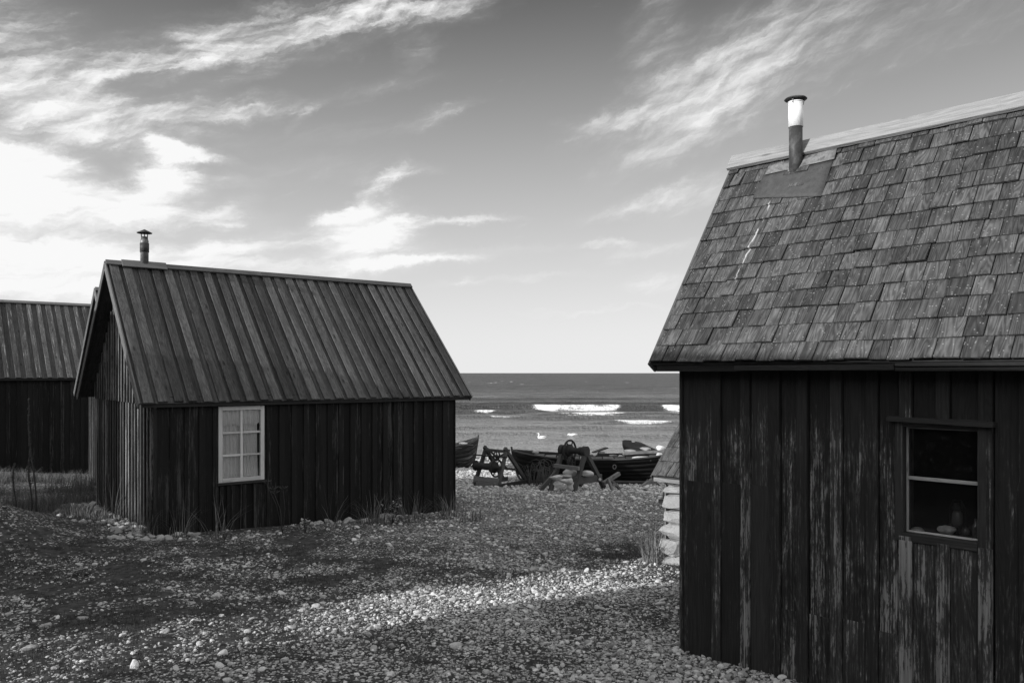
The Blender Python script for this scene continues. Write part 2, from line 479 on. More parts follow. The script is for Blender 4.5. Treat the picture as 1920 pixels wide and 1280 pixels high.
Ri = frame(RC, RA).inverted(); Li = frame(LC, LA).inverted()
def inside(x, y, inv, l, w, pad):
    lx = inv[0][0]*x+inv[0][1]*y+inv[0][3]; ly = inv[1][0]*x+inv[1][1]*y+inv[1][3]
    return (lx > -pad) & (lx < l+pad) & (ly > -pad) & (ly < w+pad)
def field(n, y0, y1, seed, dens, kx=.72, pad=.6):
    rs = np.random.RandomState(seed)
    y = np.sqrt(rs.uniform(y0*y0, y1*y1, n)); x = rs.uniform(-1, 1, n)*(kx*y+pad)
    keep = rs.uniform(0, 1, n) < dens(x, y)
    keep &= ~inside(x, y, Ri, 5.2, 2., -.01) & ~inside(x, y, Li, 4.9, 4., .0)
    x = x[keep]; y = y[keep]
    return np.stack([x, y, gz(x, y)], -1), rs
d1 = lambda x, y: np.clip(gravel(x, y)*1.0-.05, 0, 1)
pts, rs = field(62000, 4.1, 9.6, 31, d1)
sz = np.clip(rs.lognormal(math.log(.0108), .42, len(pts)), .005, .042)
big = rs.uniform(0, 1, len(pts)) < .02; sz[big] *= 1.9
sz = np.where((pts[:,0] > .9) & (pts[:,1] < 6.1), np.clip(sz*1.3, .012, .034), sz)
lg = sz > .0135
pa = scatter('pebbles', pts[lg], sz[lg], 2, M['pebble'], 20, .62, .2, 3)
peb = scatter('pebbles', pts[~lg], sz[~lg], 1, M['pebble'], 14, .62, .2, 4)
Va = np.empty(len(pa.data.vertices)*3, np.float32); pa.data.vertices.foreach_get('co', Va); Vb = np.empty(len(peb.data.vertices)*3, np.float32); peb.data.vertices.foreach_get('co', Vb)
Ra = np.empty(len(Va)//3, np.float32); pa.data.attributes['rnd'].data.foreach_get('value', Ra); Rb = np.empty(len(Vb)//3, np.float32); peb.data.attributes['rnd'].data.foreach_get('value', Rb)
Fa = np.empty(len(pa.data.loops), np.int32); pa.data.loops.foreach_get('vertex_index', Fa); Fb = np.empty(len(peb.data.loops), np.int32); peb.data.loops.foreach_get('vertex_index', Fb)
bpy.data.objects.remove(pa); bpy.data.objects.remove(peb)
peb = np_mesh('pebbles', np.concatenate([Va, Vb]).reshape(-1,3), np.concatenate([Fa, Fb+len(Va)//3]).reshape(-1,3), M['pebble'], np.concatenate([Ra, Rb]), False)
tag(peb, 'pale limestone pebbles scattered thickly over the turf in the foreground', 'pebbles', kind='stuff')
pts, rs = field(44000, 9.4, 30., 37, lambda x, y: np.clip(gravel(x, y)*1.0-.08, 0, 1)*(x > -4.5), .36, 1.6)
sz = np.clip(rs.lognormal(math.log(.021), .38, len(pts)), .010, .06)*np.clip(pts[:,1]/14, 1, 2)
peb2 = scatter('shingle', pts, sz, 1, M['pebble'], 10, .6, .2, 5)
tag(peb2, 'grey beach shingle covering the passage between the sheds down to the boats', 'shingle', kind='stuff')

# ---- short turf blades
def blades(name, pts, hgt, wid, mat, seed, lean=.5, segs=1):
    rs = np.random.RandomState(seed); n = len(pts)
    a = rs.uniform(0, 2*np.pi, n); w = wid*rs.uniform(.6, 1.3, n); h = hgt
    ln = rs.uniform(0, lean, n)*h; la = rs.uniform(0, 2*np.pi, n)
    dx = np.cos(a)*w; dy = np.sin(a)*w
    b0 = pts+np.stack([-dx,-dy,np.full(n,-.006)],-1); b1 = pts+np.stack([dx,dy,np.full(n,-.006)],-1)
    m0 = pts+np.stack([-dx*.6+np.cos(la)*ln*.35, -dy*.6+np.sin(la)*ln*.35, h*.6],-1)
    m1 = pts+np.stack([dx*.6+np.cos(la)*ln*.35, dy*.6+np.sin(la)*ln*.35, h*.6],-1)
    tp = pts+np.stack([np.cos(la)*ln, np.sin(la)*ln, h*.95],-1)
    V = np.stack([b0,b1,m0,m1,tp],1).reshape(-1,3); o = (np.arange(n)*5)[:,None]
    Fc = np.concatenate([o+np.array([[0,1,3]]), o+np.array([[0,3,2]]), o+np.array([[2,3,4]])])
    return np_mesh(name, V, Fc, mat, np.repeat(rs.uniform(0,1,n),5), False)
pts, rs = field(300000, 4.1, 10.5, 41, lambda x, y: np.clip(1.15-1.25*gravel(x, y), .06, 1)*np.clip(fbm(x*3.1, y*3.1, 51)*3.2-1.1, 0, 1))
turf = blades('turf', pts, rs.uniform(.010, .034, len(pts))*(.5+fbm(pts[:,0]*3.1, pts[:,1]*3.1, 51)), .0018, M['green'], 43, 1.2)
tag(turf, 'short dark turf growing between the pebbles in the foreground', 'turf', kind='stuff')

# ------------------------------------------------------------------ sheds
def vboards(mb, place, s0, s1, zfun, pitch, bat, proud, holes=(), thick=.02, wear=0., under=True, edges=None, wr=0., zlo=-.25, jitter=.004, slot=0.):
    """vertical boards with cover battens; place(s, o, z) -> local point; zfun(s) top height; holes (s0,s1,z0,z1)"""
    X_ = lambda ds: Vector(place(ds,0,0))-Vector(place(0,0,0))
    O_ = Vector(place(0,1,0))-Vector(place(0,0,0)); Zv = Vector((0,0,1))
    def plank(a, b, o, th, rnd, we):
        cuts = sorted({a, b} | {h[i] for h in holes for i in (0,1) if a+.003 < h[i] < b-.003})
        for c0, c1 in zip(cuts, cuts[1:]):
            top = min(zfun(c0), zfun(c1)); spans = [(zlo, top)]
            for h in holes:
                if h[0]-.002 <= c0 and c1 <= h[1]+.002:
                    spans = [q for sp in spans for q in ((sp[0], min(sp[1], h[2])), (max(sp[0], h[3]), sp[1])) if q[1]-q[0] > .01]
            for z0, z1 in spans:
                mb.box(Vector(place(c0, o, z0)), X_(c1-c0), O_*th, Zv*(z1-z0), 2, rnd, we)
    if edges is None:
        n = max(1, round((s1-s0)/pitch)); p = (s1-s0)/n
        edges = [s0+i*p for i in range(n+1)]
    for a, b in zip(edges, edges[1:]):
        if under: plank(a+(bat/2+slot if slot and a > s0+.01 else .001), b-(bat/2-.006 if slot and b < s1-.01 else .001), 0, thick, random.random(), wear+random.uniform(-wr, wr))
    for e in edges[1:-1]:
        j = random.uniform(-jitter, jitter)
        if slot: j = random.uniform(-.002, .002)
        plank(e-bat/2+j, e+bat/2+j, 0. if slot else thick, (thick+proud if slot else proud)*random.uniform(.9, 1.1), random.random(), wear+random.uniform(-wr, wr))

def shed(name, label, corner, ang, L, W, zb, ze, zr, ef, er, gl, gr, wallmat, gablemat, roof='boards', group=None,
         holes=(), front=True, pitch=.19, bat=.09, rpitch=.2, rbat=.118, bevel=0., slot=0., tiers=None, coarse=False, gable_pitch=.18, gable_bat=.075, edges=None, proud=.022, seed=1, wr=.0, cat='shed', stone=False):
    random.seed(seed)
    root = empty(name, (corner.x, corner.y, zb+E), ang, label, cat, group)
    he = ze-zb; hr = zr-zb; hw = W/2
    tp = (hr-he)/(hw+ef); p = math.atan(tp); c, s = math.cos(p), math.sin(p)
    tr = (hr-he)/(hw+er); pr = math.atan(tr)
    zf = lambda y: (he+(y+ef)*tp if y <= hw else he+(W+er-y)*tr)-.035
    if not stone:
        mb = MB(); vboards(mb, lambda q, o, z: (q, -o, z), 0, L, lambda q: zf(0), pitch, bat, proud, holes, wr=wr, edges=edges, slot=slot)
        mb.box((-.021,-.042,-.25), (.02,0,0), (0,.12,0), (0,0,zf(0)+.25)); mb.box((L+.001,-.042,-.25), (.02,0,0), (0,.12,0), (0,0,zf(0)+.25))
        mb.build('wall', wallmat, root, bevel)
    mb = MB(); vboards(mb, lambda q, o, z: (q, W+o, z), 0, L, lambda q: zf(W), .4 if coarse else .25, .08, .02); mb.build('wall', wallmat, root)
    for xg, sg in ((0., -1), (L, 1)):
        mb = MB(); pl = (lambda q, o, z: (-o, q, z)) if sg < 0 else (lambda q, o, z: (L+o, q, z))
        gp = .5 if (coarse or sg > 0) else gable_pitch
        vboards(mb, pl, .0, W, zf, gp, gable_bat, .028, wr=wr)
        if tiers and sg < 0:      # upper tier of boards overlapping the lower one
            n = round(W/gable_pitch); q = W/n
            for i in range(n):
                a, b = i*q+.004, (i+1)*q-.004; tz = min(zf(a), zf(b))
                if tz > tiers+.05:
                    mb.box((-.052, a, tiers), (.024,0,0), (0,b-a,0), (0,0,tz-tiers))
                    mb.box((-.075, a-gable_bat/2, tiers-.015), (.022,0,0), (0,gable_bat,0), (0,0,max(.05, min(tz, zf(max(a-gable_bat,0)))-tiers)))
        # closing triangle behind the boards
        poly = [(xg, 0, -.25), (xg, W, -.25), (xg, W, zf(W)), (xg, hw, zf(hw)), (xg, 0, zf(0))]
        x2 = xg+.015*(-sg); p2 = [(x2, q[1], q[2]) for q in poly]
        mb.poly(poly, .3); mb.poly(p2[::-1], .3)
        mb.build('wall', gablemat, root)
    # roof
    x0, x1 = -gl, L+gr
    rf = MB(); tops = MB()
    for side in (0, 1):
        if side == 0: o = Vector((0,-ef,he)); U = Vector((0,c,s)); N = Vector((0,-s,c)); ln = (hw+ef)/c
        else: o = Vector((0,W+er,he)); U = Vector((0,-math.cos(pr),math.sin(pr))); N = Vector((0,math.sin(pr),math.cos(pr))); ln = (hw+er)/math.cos(pr)
        if roof == 'boards':
            n = round((x1-x0)/rpitch) if not (side and coarse) else 8; q = (x1-x0)/n
            for i in range(n):
                rf.box(o+Vector((x0+i*q+.001,0,0))-N*.02, (q-.002,0,0), U*ln, N*.022, 1)
            for i in range(n):
                a = x0+(i+.5)*q-rbat/2+random.uniform(-.012,.012); wv = rbat*random.uniform(.82,1.12)
                dz = random.uniform(-.004,.003); e = random.uniform(-.012,.012)
                skew = random.uniform(-.01,.01)
                tops.box(o+Vector((a,0,0))+N*(.003+dz)+U*e, (wv,0,0), U*(ln-e)+Vector((skew,0,0)), N*.031, 1)
        else:
            rf.box(o+Vector((x0,0,0))-N*.02, (x1-x0,0,0), U*ln, N*.018, 0, .2)
            ncr = roof; ex = (ln-.02)/ncr
            for r in range(ncr):
                x = x0-random.uniform(0,.1); st = r*ex
                while x < x1:
                    w = random.choice((.10,.11,.115,.12,.125,.13,.14))*random.uniform(.95,1.05)
                    a, b = max(x, x0), min(x+w-.004, x1)
                    if b-a > .02:
                        lo = st+random.uniform(-.0045,.0045)+(-.007 if random.random() < .05 else 0)
                        th = .013*random.uniform(.75,1.35); lift = th+random.uniform(0,.006)+ (.006 if random.random()<.12 else 0)
                        top = min(st+ex*1.28, ln)
                        base = o+Vector((a,0,0))+U*lo+N*(.004+lift)
                        up = U*(top-lo)-N*(lift)
                        tw = random.uniform(-.004,.004)
                        tops.box(base, Vector((b-a,0,0))+N*tw, up, N*th, 1, random.random())
                    x += w
    rm = M['roofwood'] if roof == 'boards' else M['shingle']
    rob = rf.build('roof', M['roofunder'], root)
    tops.build('roof_boards' if roof == 'boards' else 'shingles', rm, rob, .002 if not coarse else 0)
    # ridge boards
    mb = MB(); rh = .041 if roof == 'boards' else .042
    rw = .105 if roof == 'boards' else .145
    cuts = [x0-.015, x0+(x1-x0)*.45, x1+.015]
    for k in range(2):
        for U, N in ((Vector((0,c,s)), Vector((0,-s,c))), (Vector((0,-math.cos(pr),math.sin(pr))), Vector((0,math.sin(pr),math.cos(pr))))):
            top = Vector((cuts[k], hw, hr))+N*rh+U*(.012 if U.y > 0 else -.012)
            mb.box(top-U*rw, (cuts[k+1]-cuts[k]-.003,0,0), U*rw, N*(.022 if roof == 'boards' else .032), 0)
    mb.build('ridge_board', M['ridge'] if roof != 'boards' else M['greywood'], root, .003)
    # barge boards, rafters, fascia
    for xx in (x0-.022, x1+.001):
        for side in (0, 1):
            if side == 0: o = Vector((xx,-ef-.012,he-.01)); U = Vector((0,c,s)); N = Vector((0,-s,c)); ln = (hw+ef)/c+.005
            else: o = Vector((xx,W+er+.012,he-.01)); U = Vector((0,-math.cos(pr),math.sin(pr))); N = Vector((0,math.sin(pr),math.cos(pr))); ln = (hw+er)/math.cos(pr)+.005
            mb = MB(); mb.box(o-N*.085, (.021,0,0), U*ln, N*(.115 if roof == 'boards' else .10), 1); mb.build('barge_board', M['barge'] if roof == 'boards' else M['darkwood'], root, .002)
    mb = MB()
    mb.box((x0+.03,-ef+.02,he-.055), (x1-x0-.06,0,0), (0,.022,0), (0,0,.05), 0)
    if not stone: mb.build('fascia', M['soffit'], root)
    return dict(root=root, he=he, hr=hr, c=c, s=s, zf=zf, ef=ef, hw=hw, L=L, W=W, p=p, x0=x0, x1=x1)

# positions found on the photograph for the right shed's front wall and roof
RM_ = frame(Vector((RC.x, RC.y, E-2.064)), RA)
M['shingle'] = None
zbR, zeR, zrR = -2.064, .066, 1.78
def rw(u, v): return hit(u, v, RM_, (0,-.03,0), (0,1,0))
ref_p = math.atan((zrR-zeR)/(.98+.2))
def rr(u, v, off=.03): # on the front roof slope
    n = Vector((0,-math.sin(ref_p), math.cos(ref_p)))
    return hit(u, v, RM_, Vector((0,-.2,zeR-zbR))+n*off, n)
s_top = rr(1446, 374); s_bot = rr(1376, 530)
M['shingle'] = wood('weathered shingles', .036, .080, bump=.7, knots=.35, grain=1.0, fine=1.2, specks=.6, gfreq=42., ringc=.34, stain=.40, streak=(s_top.x, s_top.z, s_bot.x, s_bot.z))

# ---- right shed
w0 = rw(1683, 800); w1 = rw(1846, 800); zt_ = rw(1690, 791).z; zb_ = rw(1690, 1003).z
hole = (w0.x, w1.x, zb_, zt_)
# seams between boards read off the photograph at row 990, then a regular pitch
seams = [1343, 1397, 1453, 1505, 1568, 1635, 1698, 1768, 1848]
edR = [0.]+[rw(u, 990).x for u in seams]
while edR[-1] < 4.9: edR.append(edR[-1]+random.uniform(.19,.22))
R = shed('wooden_shed', 'near black tarred shed at right with a shingle roof and a small dark window', RC, RA, edR[-1], 1.96, zbR, zeR, zrR, .2, .2, .156, .2,
         M['tar_near'], M['tar_near'], roof=14, holes=(hole,), edges=edR, bat=.072, bevel=.002, gable_pitch=.2, proud=.022, seed=12, wr=.17, slot=.006)
rt = R['root']
# spliced lower boards, a little proud of the old ones
mb = MB(); random.seed(4)
for i, (v, we) in enumerate(((905,-.22),(908,-.25),(912,-.3),(1147,.05),(1158,.05),(1165,0.),(1185,.12))):
    a, b = edR[i]+.04, edR[i+1]-.035
    zt2 = rw(1330+i*55, v).z
    mb = MB(); mb.box((a, -.026, -.25), (b-a,0,0), (0,.006,0), (0,0,zt2+.25), 2, random.random(), we); mb.build('splice_board', M['tar_near'], rt, .002)
mb = MB(); mb.box((edR[10]+.04,-.026,-.25), (edR[11]-edR[10]-.075,0,0), (0,.006,0), (0,0,rw(1900,1220).z+.25), 2, .4, .15)
mb.build('splice_board', M['tar_near'], rt, .002)
# boarded panel under the window, paler and newer
mb = MB()
x0p, x1p = edR[7]-.09, edR[9]+.035
n = 5; zt3 = zb_-.035
xs = [rw(u, 1060).x for u in (1687,1712,1757,1782,1835,1862)]
for k in range(5):
    pr_ = .048 if k in (0,2,4) else .034
    zz = rw([1699,1735,1770,1810,1848][k], [1012,1015,1019,1022,1027][k]).z
    mb = MB(); mb.box((xs[k]+.001,-pr_,-.25), (xs[k+1]-xs[k]-.002,0,0), (0,pr_-.021,0), (0,0,zz+.25), 2, [.75,.5,.9,.7,.95][k], [.2,.08,.24,.05,.16][k]); mb.build('panel_board', M['tar_near'], rt, .003)
# window: black outer frame, chipped pale sash bars
a0, a1, z0, z1 = hole
fw = .036
wm = MB()
wm.box((a0-.012,-.04,z0-.03), (fw+.01,0,0), (0,.06,0), (0,0,z1-z0+.06)); wm.box((a1-fw+.004,-.04,z0-.03), (fw+.008,0,0), (0,.06,0), (0,0,z1-z0+.06))
wm.box((a0+fw-.002,-.039,z1-.028), (a1-a0-2*fw+.006,0,0), (0,.06,0), (0,0,.058), 0); wm.box((a0+fw-.002,-.043,z0-.032), (a1-a0-2*fw+.006,0,0), (0,.065,0), (0,0,.05), 0)
win = wm.build('window', M['blackframe'], rt, .003)
sash = MB()
i0, i1, j0, j1 = a0+fw, a1-fw, z0+.02, z1-.03
zm = rw(1765, 902).z
sash.box((i0,.006,j0), (.012,0,0), (0,.03,0), (0,0,j1-j0)); sash.box((i1-.010,.006,j0), (.010,0,0), (0,.03,0), (0,0,j1-j0))
sash.box((i0+.012,.004,zm-.010), (i1-i0-.022,0,0), (0,.03,0), (0,0,.02), 0)
sash.box((i0+.012,.006,j0), (i1-i0-.022,0,0), (0,.03,0), (0,0,.011), 0); sash.box((i0+.012,.006,j1-.008), (i1-i0-.022,0,0), (0,.03,0), (0,0,.008), 0)
sash.build('sash', M['chipped'], win, .002)
jm = MB(); jm.box((i0+.001,.037,j0), (.004,0,0), (0,.075,0), (0,0,j1-j0)); jm.build('jamb', M['palewood'], win)
pn = MB(); pn.box((i0+.005,.018,j0+.004), (i1-i0-.01,0,0), (0,.003,0), (0,0,j1-j0-.006)); pn.build('pane', M['glass'], win)
sl = MB(); sl.box((i0-.03,.037,j0-.03), (i1-i0+.06,0,0), (0,.14,0), (0,0,.028), 0); sl.build('sill', M['greywood'], win)
lm = MB(); la, lb = rw(1668, 780), rw(1868, 786)
lm.box((la.x,-.085,la.z-.028), (lb.x-la.x,0,-.012), (0,.063,0), (0,.006,.030), 0, .6, .05); lm.build('drip_board', M['blackframe'], rt, .003)
# near-black sheet stands in for the room's shade, so the window shows depth
mb = MB(); mb.box((.03,1.0,-.2), (edR[-1]-.06,0,0), (0,.02,0), (0,0,R['zf'](1.0)+.2)); mb.build('dark_sheet', M['interior'], rt)
# second fascia / gutter strip under the eave
mb = MB(); ga = hit(1560, 676, RM_, (0,-.215,0), (0,1,0))
mb.box((.55,-.222,R['he']-.05), (1.05,0,0), (0,.018,0), (0,0,.034), 0, .7, 0)
mb.box((1.605,-.218,R['he']-.055), (3.2,0,0), (0,.016,0), (0,0,.02), 0, .5, 0)
mb.box((1.605,-.219,R['he']-.028), (3.2,0,0), (0,.016,0), (0,0,.02), 0, .9, 0)
mb.build('gutter_board', M['soffit'], rt, .002)
# chimney of the right shed
pb = rr(1492, 312); rad = .051
n_ = Vector((0,-R['s'],R['c'])); U_ = Vector((0,R['c'],R['s']))
def pz(v, y): # height of a photo row at that pipe
    P = RM_ @ Vector((pb.x, pb.y, 0)); return (V0-v)/F_PX*P.y-zbR
ztop = pz(192, 0); zsplit = pz(236, 0)
mb = MB(); mb.tube([(pb.x,pb.y,pb.z-.12),(pb.x,pb.y,zsplit)], rad, 20); ch = mb.build('chimney', M['pipe'], rt)
mb = MB(); mb.tube([(pb.x,pb.y,zsplit-.012),(pb.x,pb.y,ztop)], rad+.005, 20)
mb.tube([(pb.x,pb.y,ztop-.006),(pb.x,pb.y,ztop+.002)], rad+.008, 20)
mb.build('pipe_sleeve', M['pipe_white'], ch)
mb = MB()
for k in range(3):
    mb = MB(); a = 2.1*k+.6; mb.bar((pb.x+math.cos(a)*rad, pb.y+math.sin(a)*rad, ztop-.03), (pb.x+math.cos(a)*(rad+.012), pb.y+math.sin(a)*(rad+.012), ztop+.03), .012, .004); mb.build('cap_bracket', M['pipe_grey'], ch)
mb = MB(); mb.tube([(pb.x,pb.y,ztop+.018),(pb.x,pb.y,ztop+.022),(pb.x,pb.y,ztop+.030),(pb.x,pb.y,ztop+.037),(pb.x,pb.y,ztop+.040)], [.082,.086,.078,.045,.004], 24)
mb.build('chimney_cap', M['pipe'], ch)
mb = MB(); mb.tube([pb+n_*-.02+Vector((0,0,.0)), pb+n_*.012], [.085,.06], 18); mb.build('chimney_collar', M['paletin'], ch)
# flashing: one dull sheet and a pale stained strip along the ridge
def sheet(corners, off, name, mat):
    P = [rr(u, v, off) for u, v in corners]
    mb = MB(); Q = []
    for i in range(9):
        r_ = []
        for j in range(9):
            a, b = i/8, j/8
            p_ = (P[0]*(1-a)+P[1]*a)*(1-b)+(P[3]*(1-a)+P[2]*a)*b
            r_.append(p_+n_*(.004*(vnoise(a*4+off*90, b*4, 8)-.5)+.0))
        Q.append(r_)
    mb.grid(Q, True); return mb.build(name, mat, rt, 0, .003)
sheet([(1411,372),(1540,368),(1562,300),(1432,328)], .033, 'flashing', M['zinc'])
sheet([(1434,328),(1564,298),(1570,277),(1442,310)], .041, 'flashing', M['paletin'])

# ---- left shed
LM_ = frame(Vector((LC.x, LC.y, E-2.45)), LA)
def lw(u, v): return hit(u, v, LM_, (0,-.03,0), (0,1,0))
q0, q1 = lw(409, 762), lw(495, 898)
holeL = (q0.x, q1.x, q1.z, q0.z)
Ls = shed('wooden_shed', 'black shed at left with a steep board roof and a white six pane window', LC, LA, 4.93, 4.0, -2.45, -.42, 1.72, .124, .32, .257, .29,
          M['tar'], M['tar_gable'], holes=(holeL,), slot=.005, pitch=.195, bat=.085, seed=5, tiers=2.02, bevel=.002, wr=.14, rpitch=.205)
lt = Ls['root']
a0, a1, z0, z1 = holeL; fw = .058
wm = MB()
wm.box((a0,-.05,z0), (fw,0,0), (0,.07,0), (0,0,z1-z0)); wm.box((a1-fw,-.05,z0), (fw,0,0), (0,.07,0), (0,0,z1-z0))
wm.box((a0+fw,-.049,z1-fw), (a1-a0-2*fw,0,0), (0,.07,0), (0,0,fw), 0); wm.box((a0+fw,-.052,z0), (a1-a0-2*fw,0,0), (0,.072,0), (0,0,fw), 0)
cx = (a0+a1)/2; hh = z1-z0-2*fw
wm.box((cx-.018,-.038,z0+fw), (.036,0,0), (0,.03,0), (0,0,hh))
for k in (1,2):
    zz = z0+fw+hh*k/3
    wm.box((a0+fw,-.034,zz-.016), (cx-.018-a0-fw,0,0), (0,.026,0), (0,0,.032), 0); wm.box((cx+.018,-.034,zz-.016), (a1-fw-cx-.018,0,0), (0,.026,0), (0,0,.032), 0)
winL = wm.build('window', M['white_paint'], lt, .003)
pn = MB(); pn.box((a0+fw-.01,-.022,z0+fw-.01), (a1-a0-2*fw+.02,0,0), (0,.003,0), (0,0,hh+.02)); pn.build('pane', M['glass'], winL)
mb = MB()
for half in (0, 1):
    P = []; xa = a0+fw-.02 if half == 0 else cx+.0; xb = cx+.005 if half == 0 else a1-fw-.03
    for i in range(41):
        f = i/40; row = []
        for j in range(13):
            g = j/12; z = z0+fw-.03+(hh+.05)*g
            pull = (1-g)**3*.06*(1 if half else -.4)
            x = xa+(xb-xa)*f+pull*(f-.5)*.6
            y = .035+.012*math.sin(f*34+half*2+.6*math.sin(g*3))+.006*math.sin(f*71+g*2)
            row.append((x, y, z))
        P.append(row)
    mb.grid(P, True)
mb.build('curtain', M['curtain'], winL)
mb = MB(); P = []
for i in range(61):
    f = i/60; P.append([(a0+fw-.01+(a1-a0-2*fw+.02)*f, .008+.008*math.sin(f*60)+.004*math.sin(f*23), z1-fw+.01-(.23+.012*math.sin(f*17)+.012*math.sin(f*31))*g) for g in (0,.3,.6,1)])
mb.grid(P, True); mb.build('curtain', M['curtain'], winL)
sl = MB(); sl.box((a0-.02,-.07,z0-.035), (a1-a0+.04,0,0), (0,.048,0), (0,0,.033), 0); sl.build('sill', M['blackframe'], winL)
# panel boards below the window
mb = MB(); random.seed(9)
for k in range(4):
    xx = a0+.02+k*(a1-a0-.02)/4
    mb = MB(); mb.box((xx,-.062,-.25), (.05,0,0), (0,.02,0), (0,0,z0-.05+.25), 2, random.random(), .12); mb.build('panel_board', M['tar'], lt, .002)
mb = MB(); mb.box((.05,2.2,-.2), (4.8,0,0), (0,.02,0), (0,0,2.4)); mb.build('dark_sheet', M['interior'], lt)  # near-black sheet painting the shade behind the curtains
# chimney through the ridge
rp = hit(270, 497, LM_, (0,2.0,0), (0,1,0)); cxl = rp.x
def pzl(v):
    P = LM_ @ Vector((cxl, 1.97, 0)); return (V0-v)/F_PX*P.y+2.45
mb = MB(); mb.tube([(cxl,1.97,Ls['hr']-.1),(cxl,1.97,pzl(452)),(cxl,1.97,pzl(447))], [.062,.062,.05], 18); chl = mb.build('chimney', M['pipe_grey'], lt)
mb = MB(); mb.tube([(cxl,1.97,pzl(473)),(cxl,1.97,pzl(456))], .069, 18); mb.tube([(cxl,1.97,pzl(462)),(cxl,1.97,pzl(447.5)),(cxl,1.97,pzl(444))], [.052,.052,.05], 18); mb.build('pipe_sleeve', M['pipe'], chl)
mb = MB()
for k in range(3):
    mb = MB(); a = 2.1*k+.3; mb.bar((cxl+math.cos(a)*.05, 1.97+math.sin(a)*.05, pzl(446)), (cxl+math.cos(a)*.055, 1.97+math.sin(a)*.055, pzl(436.5)), .014, .004); mb.build('cap_bracket', M['pipe'], chl)
mb = MB(); mb.tube([(cxl,1.97,pzl(437.5)),(cxl,1.97,pzl(436.5)),(cxl,1.97,pzl(431.5)),(cxl,1.97,pzl(430))], [.112,.118,.03,.006], 20); mb.build('chimney_cap', M['pipe'], chl)
mb = MB(); Ul = Vector((0,Ls['c'],Ls['s'])); Nl = Vector((0,-Ls['s'],Ls['c']))
xa, xb = hit(229, 500, LM_, (0,1.9,0), (0,1,0)).x, hit(313, 505, LM_, (0,1.9,0), (0,1,0)).x
mb.box(Vector((xa,2.0,Ls['hr']))+Nl*.060-Ul*.135, (xb-xa,0,0), Ul*.16, Nl*.018, 0, .8)
mb.build('ridge_patch', M['greywood'], lt, .003, label='pale patch board across the ridge under the chimney')

# ---- the two sheds standing behind it
c2 = Vector((-8.39+2.0*.616, 16.66-2.0*.788, 0))
C = shed('wooden_shed', 'black shed hidden close behind the white windowed one, only its gable edge showing', c2, LA, 4.6, 4.0, -2.5, -.46, 1.72, .13, .30, .26, .26, M['tar'], M['tar_gable'], seed=8, wr=.1)
for ch_ in C['root'].children:
    if ch_.name.startswith('barge_board'): ch_.data.materials[0] = M['palewood']  # pale timber stands in for sunlight on this verge
dN = Vector((-12.3, 21.0, 0))-Vector((.788,.616,0))*4.2
D = shed('wooden_shed', 'black shed with a pale board roof cut by the left edge of the photo', dN, LA, 5.6, 4.2, -2.75, -.14, 1.98, .14, .2, .26, .26, M['tar'], M['tar'], seed=15, wr=.1, rpitch=.235, rbat=.12, pitch=.24)

for ch_ in D['root'].children_recursive:
    if ch_.name.startswith('roof_boards'): ch_.data.materials[0] = M['roofworn']

# ---- unseen sheds added behind the camera to shade the foreground, with a sunlit gap
ang_h = math.atan2(-SUN_H.x, SUN_H.y)      # ridge runs across the sun
n_h = Vector((-SUN_H.y, SUN_H.x, 0))
def shade_shed(p0, p1, label, seed):
    W_ = 3.2
    # front wall faces along SUN_H; corner = right end seen from the front
    front = -4.67+W_/2
    c_ = SUN_H*front+n_h*p0
    zb0 = -2.1
    return shed('wooden_shed', label, c_, math.atan2(n_h.y, n_h.x), p1-p0, W_, zb0, .35, HRZ, .15, .15, .1, .1, M['tar'], M['tar'], coarse=True, pitch=.3, seed=seed)
HRZ = 2.80
shade_shed(-4.0, 5.95, 'unseen black shed added behind the photographer to shade the foreground', 31)
shade_shed(7.25, 12.4, 'unseen black shed added left of the photographer to cast shade beyond the sunlit gap', 32)
shade_shed(14.2, 19.0, 'unseen black shed added at the far end of the row to shade part of the gable', 33)

# ---- low stone shed beyond the right shed
SC = Vector((1.79, 9.3, 0)); zbS = -2.25
SM_ = frame(Vector((SC.x, SC.y, E+zbS)), RA)
St = shed('stone_shed', 'low pale limestone shed with a small shingle roof, peeping out past the near shed', SC, RA, 3.0, 2.2, zbS, -1.20, .05, .12, .12, .10, .1, M['wallstone'], M['mortar'], roof=8, coarse=True, seed=21, stone=True)
st = St['root']
random.seed(77)
Vs = []; Fs = []; Rn = []; off = 0
def add_rock(cx_, cy_, cz_, sx, sy, sz_, seed, sub=3, tilt=0.):
    global off
    rs = np.random.RandomState(seed); V, Fc = ICO[sub]; V = V.copy()
    V = np.sign(V)*np.abs(V)**.42; V /= np.abs(V).max(0)
    d = vnoise(V[:,0]*2+seed, V[:,1]*2+V[:,2]*2.7, seed)-.5
    V = V*(1+.24*d[:,None])
    for _ in range(5):
        nn = rs.normal(size=3); nn /= np.linalg.norm(nn); dd = rs.uniform(.82, 1.05); e_ = V @ nn-dd; V = V-np.where(e_ > 0, e_, 0)[:,None]*nn*.85
    d2 = vnoise(V[:,0]*6+seed, V[:,1]*6+V[:,2]*7, seed+3)-.5; V = V*(1+.12*d2[:,None]); V += rs.normal(size=V.shape)*.014
    V = V*np.array([sx, sy, sz_]); V[:,2] += V[:,0]*tilt
    V += np.array([cx_, cy_, cz_]); Vs.append(V); Fs.append(Fc+off); Rn.append(np.full(len(V), rs.uniform(.3,1))); off += len(V)
rows = [(1045,1012),(1012,985),(985,955),(955,928+4),(930,906),(906,893)]
z = -.05; ztopS = St['zf'](0)
hts = [.20,.185,.175,.165,.19,.09,.10]
bat_ = [-.10,-.075,-.05,-.03,-.015,-.02,-.01]
k = 0
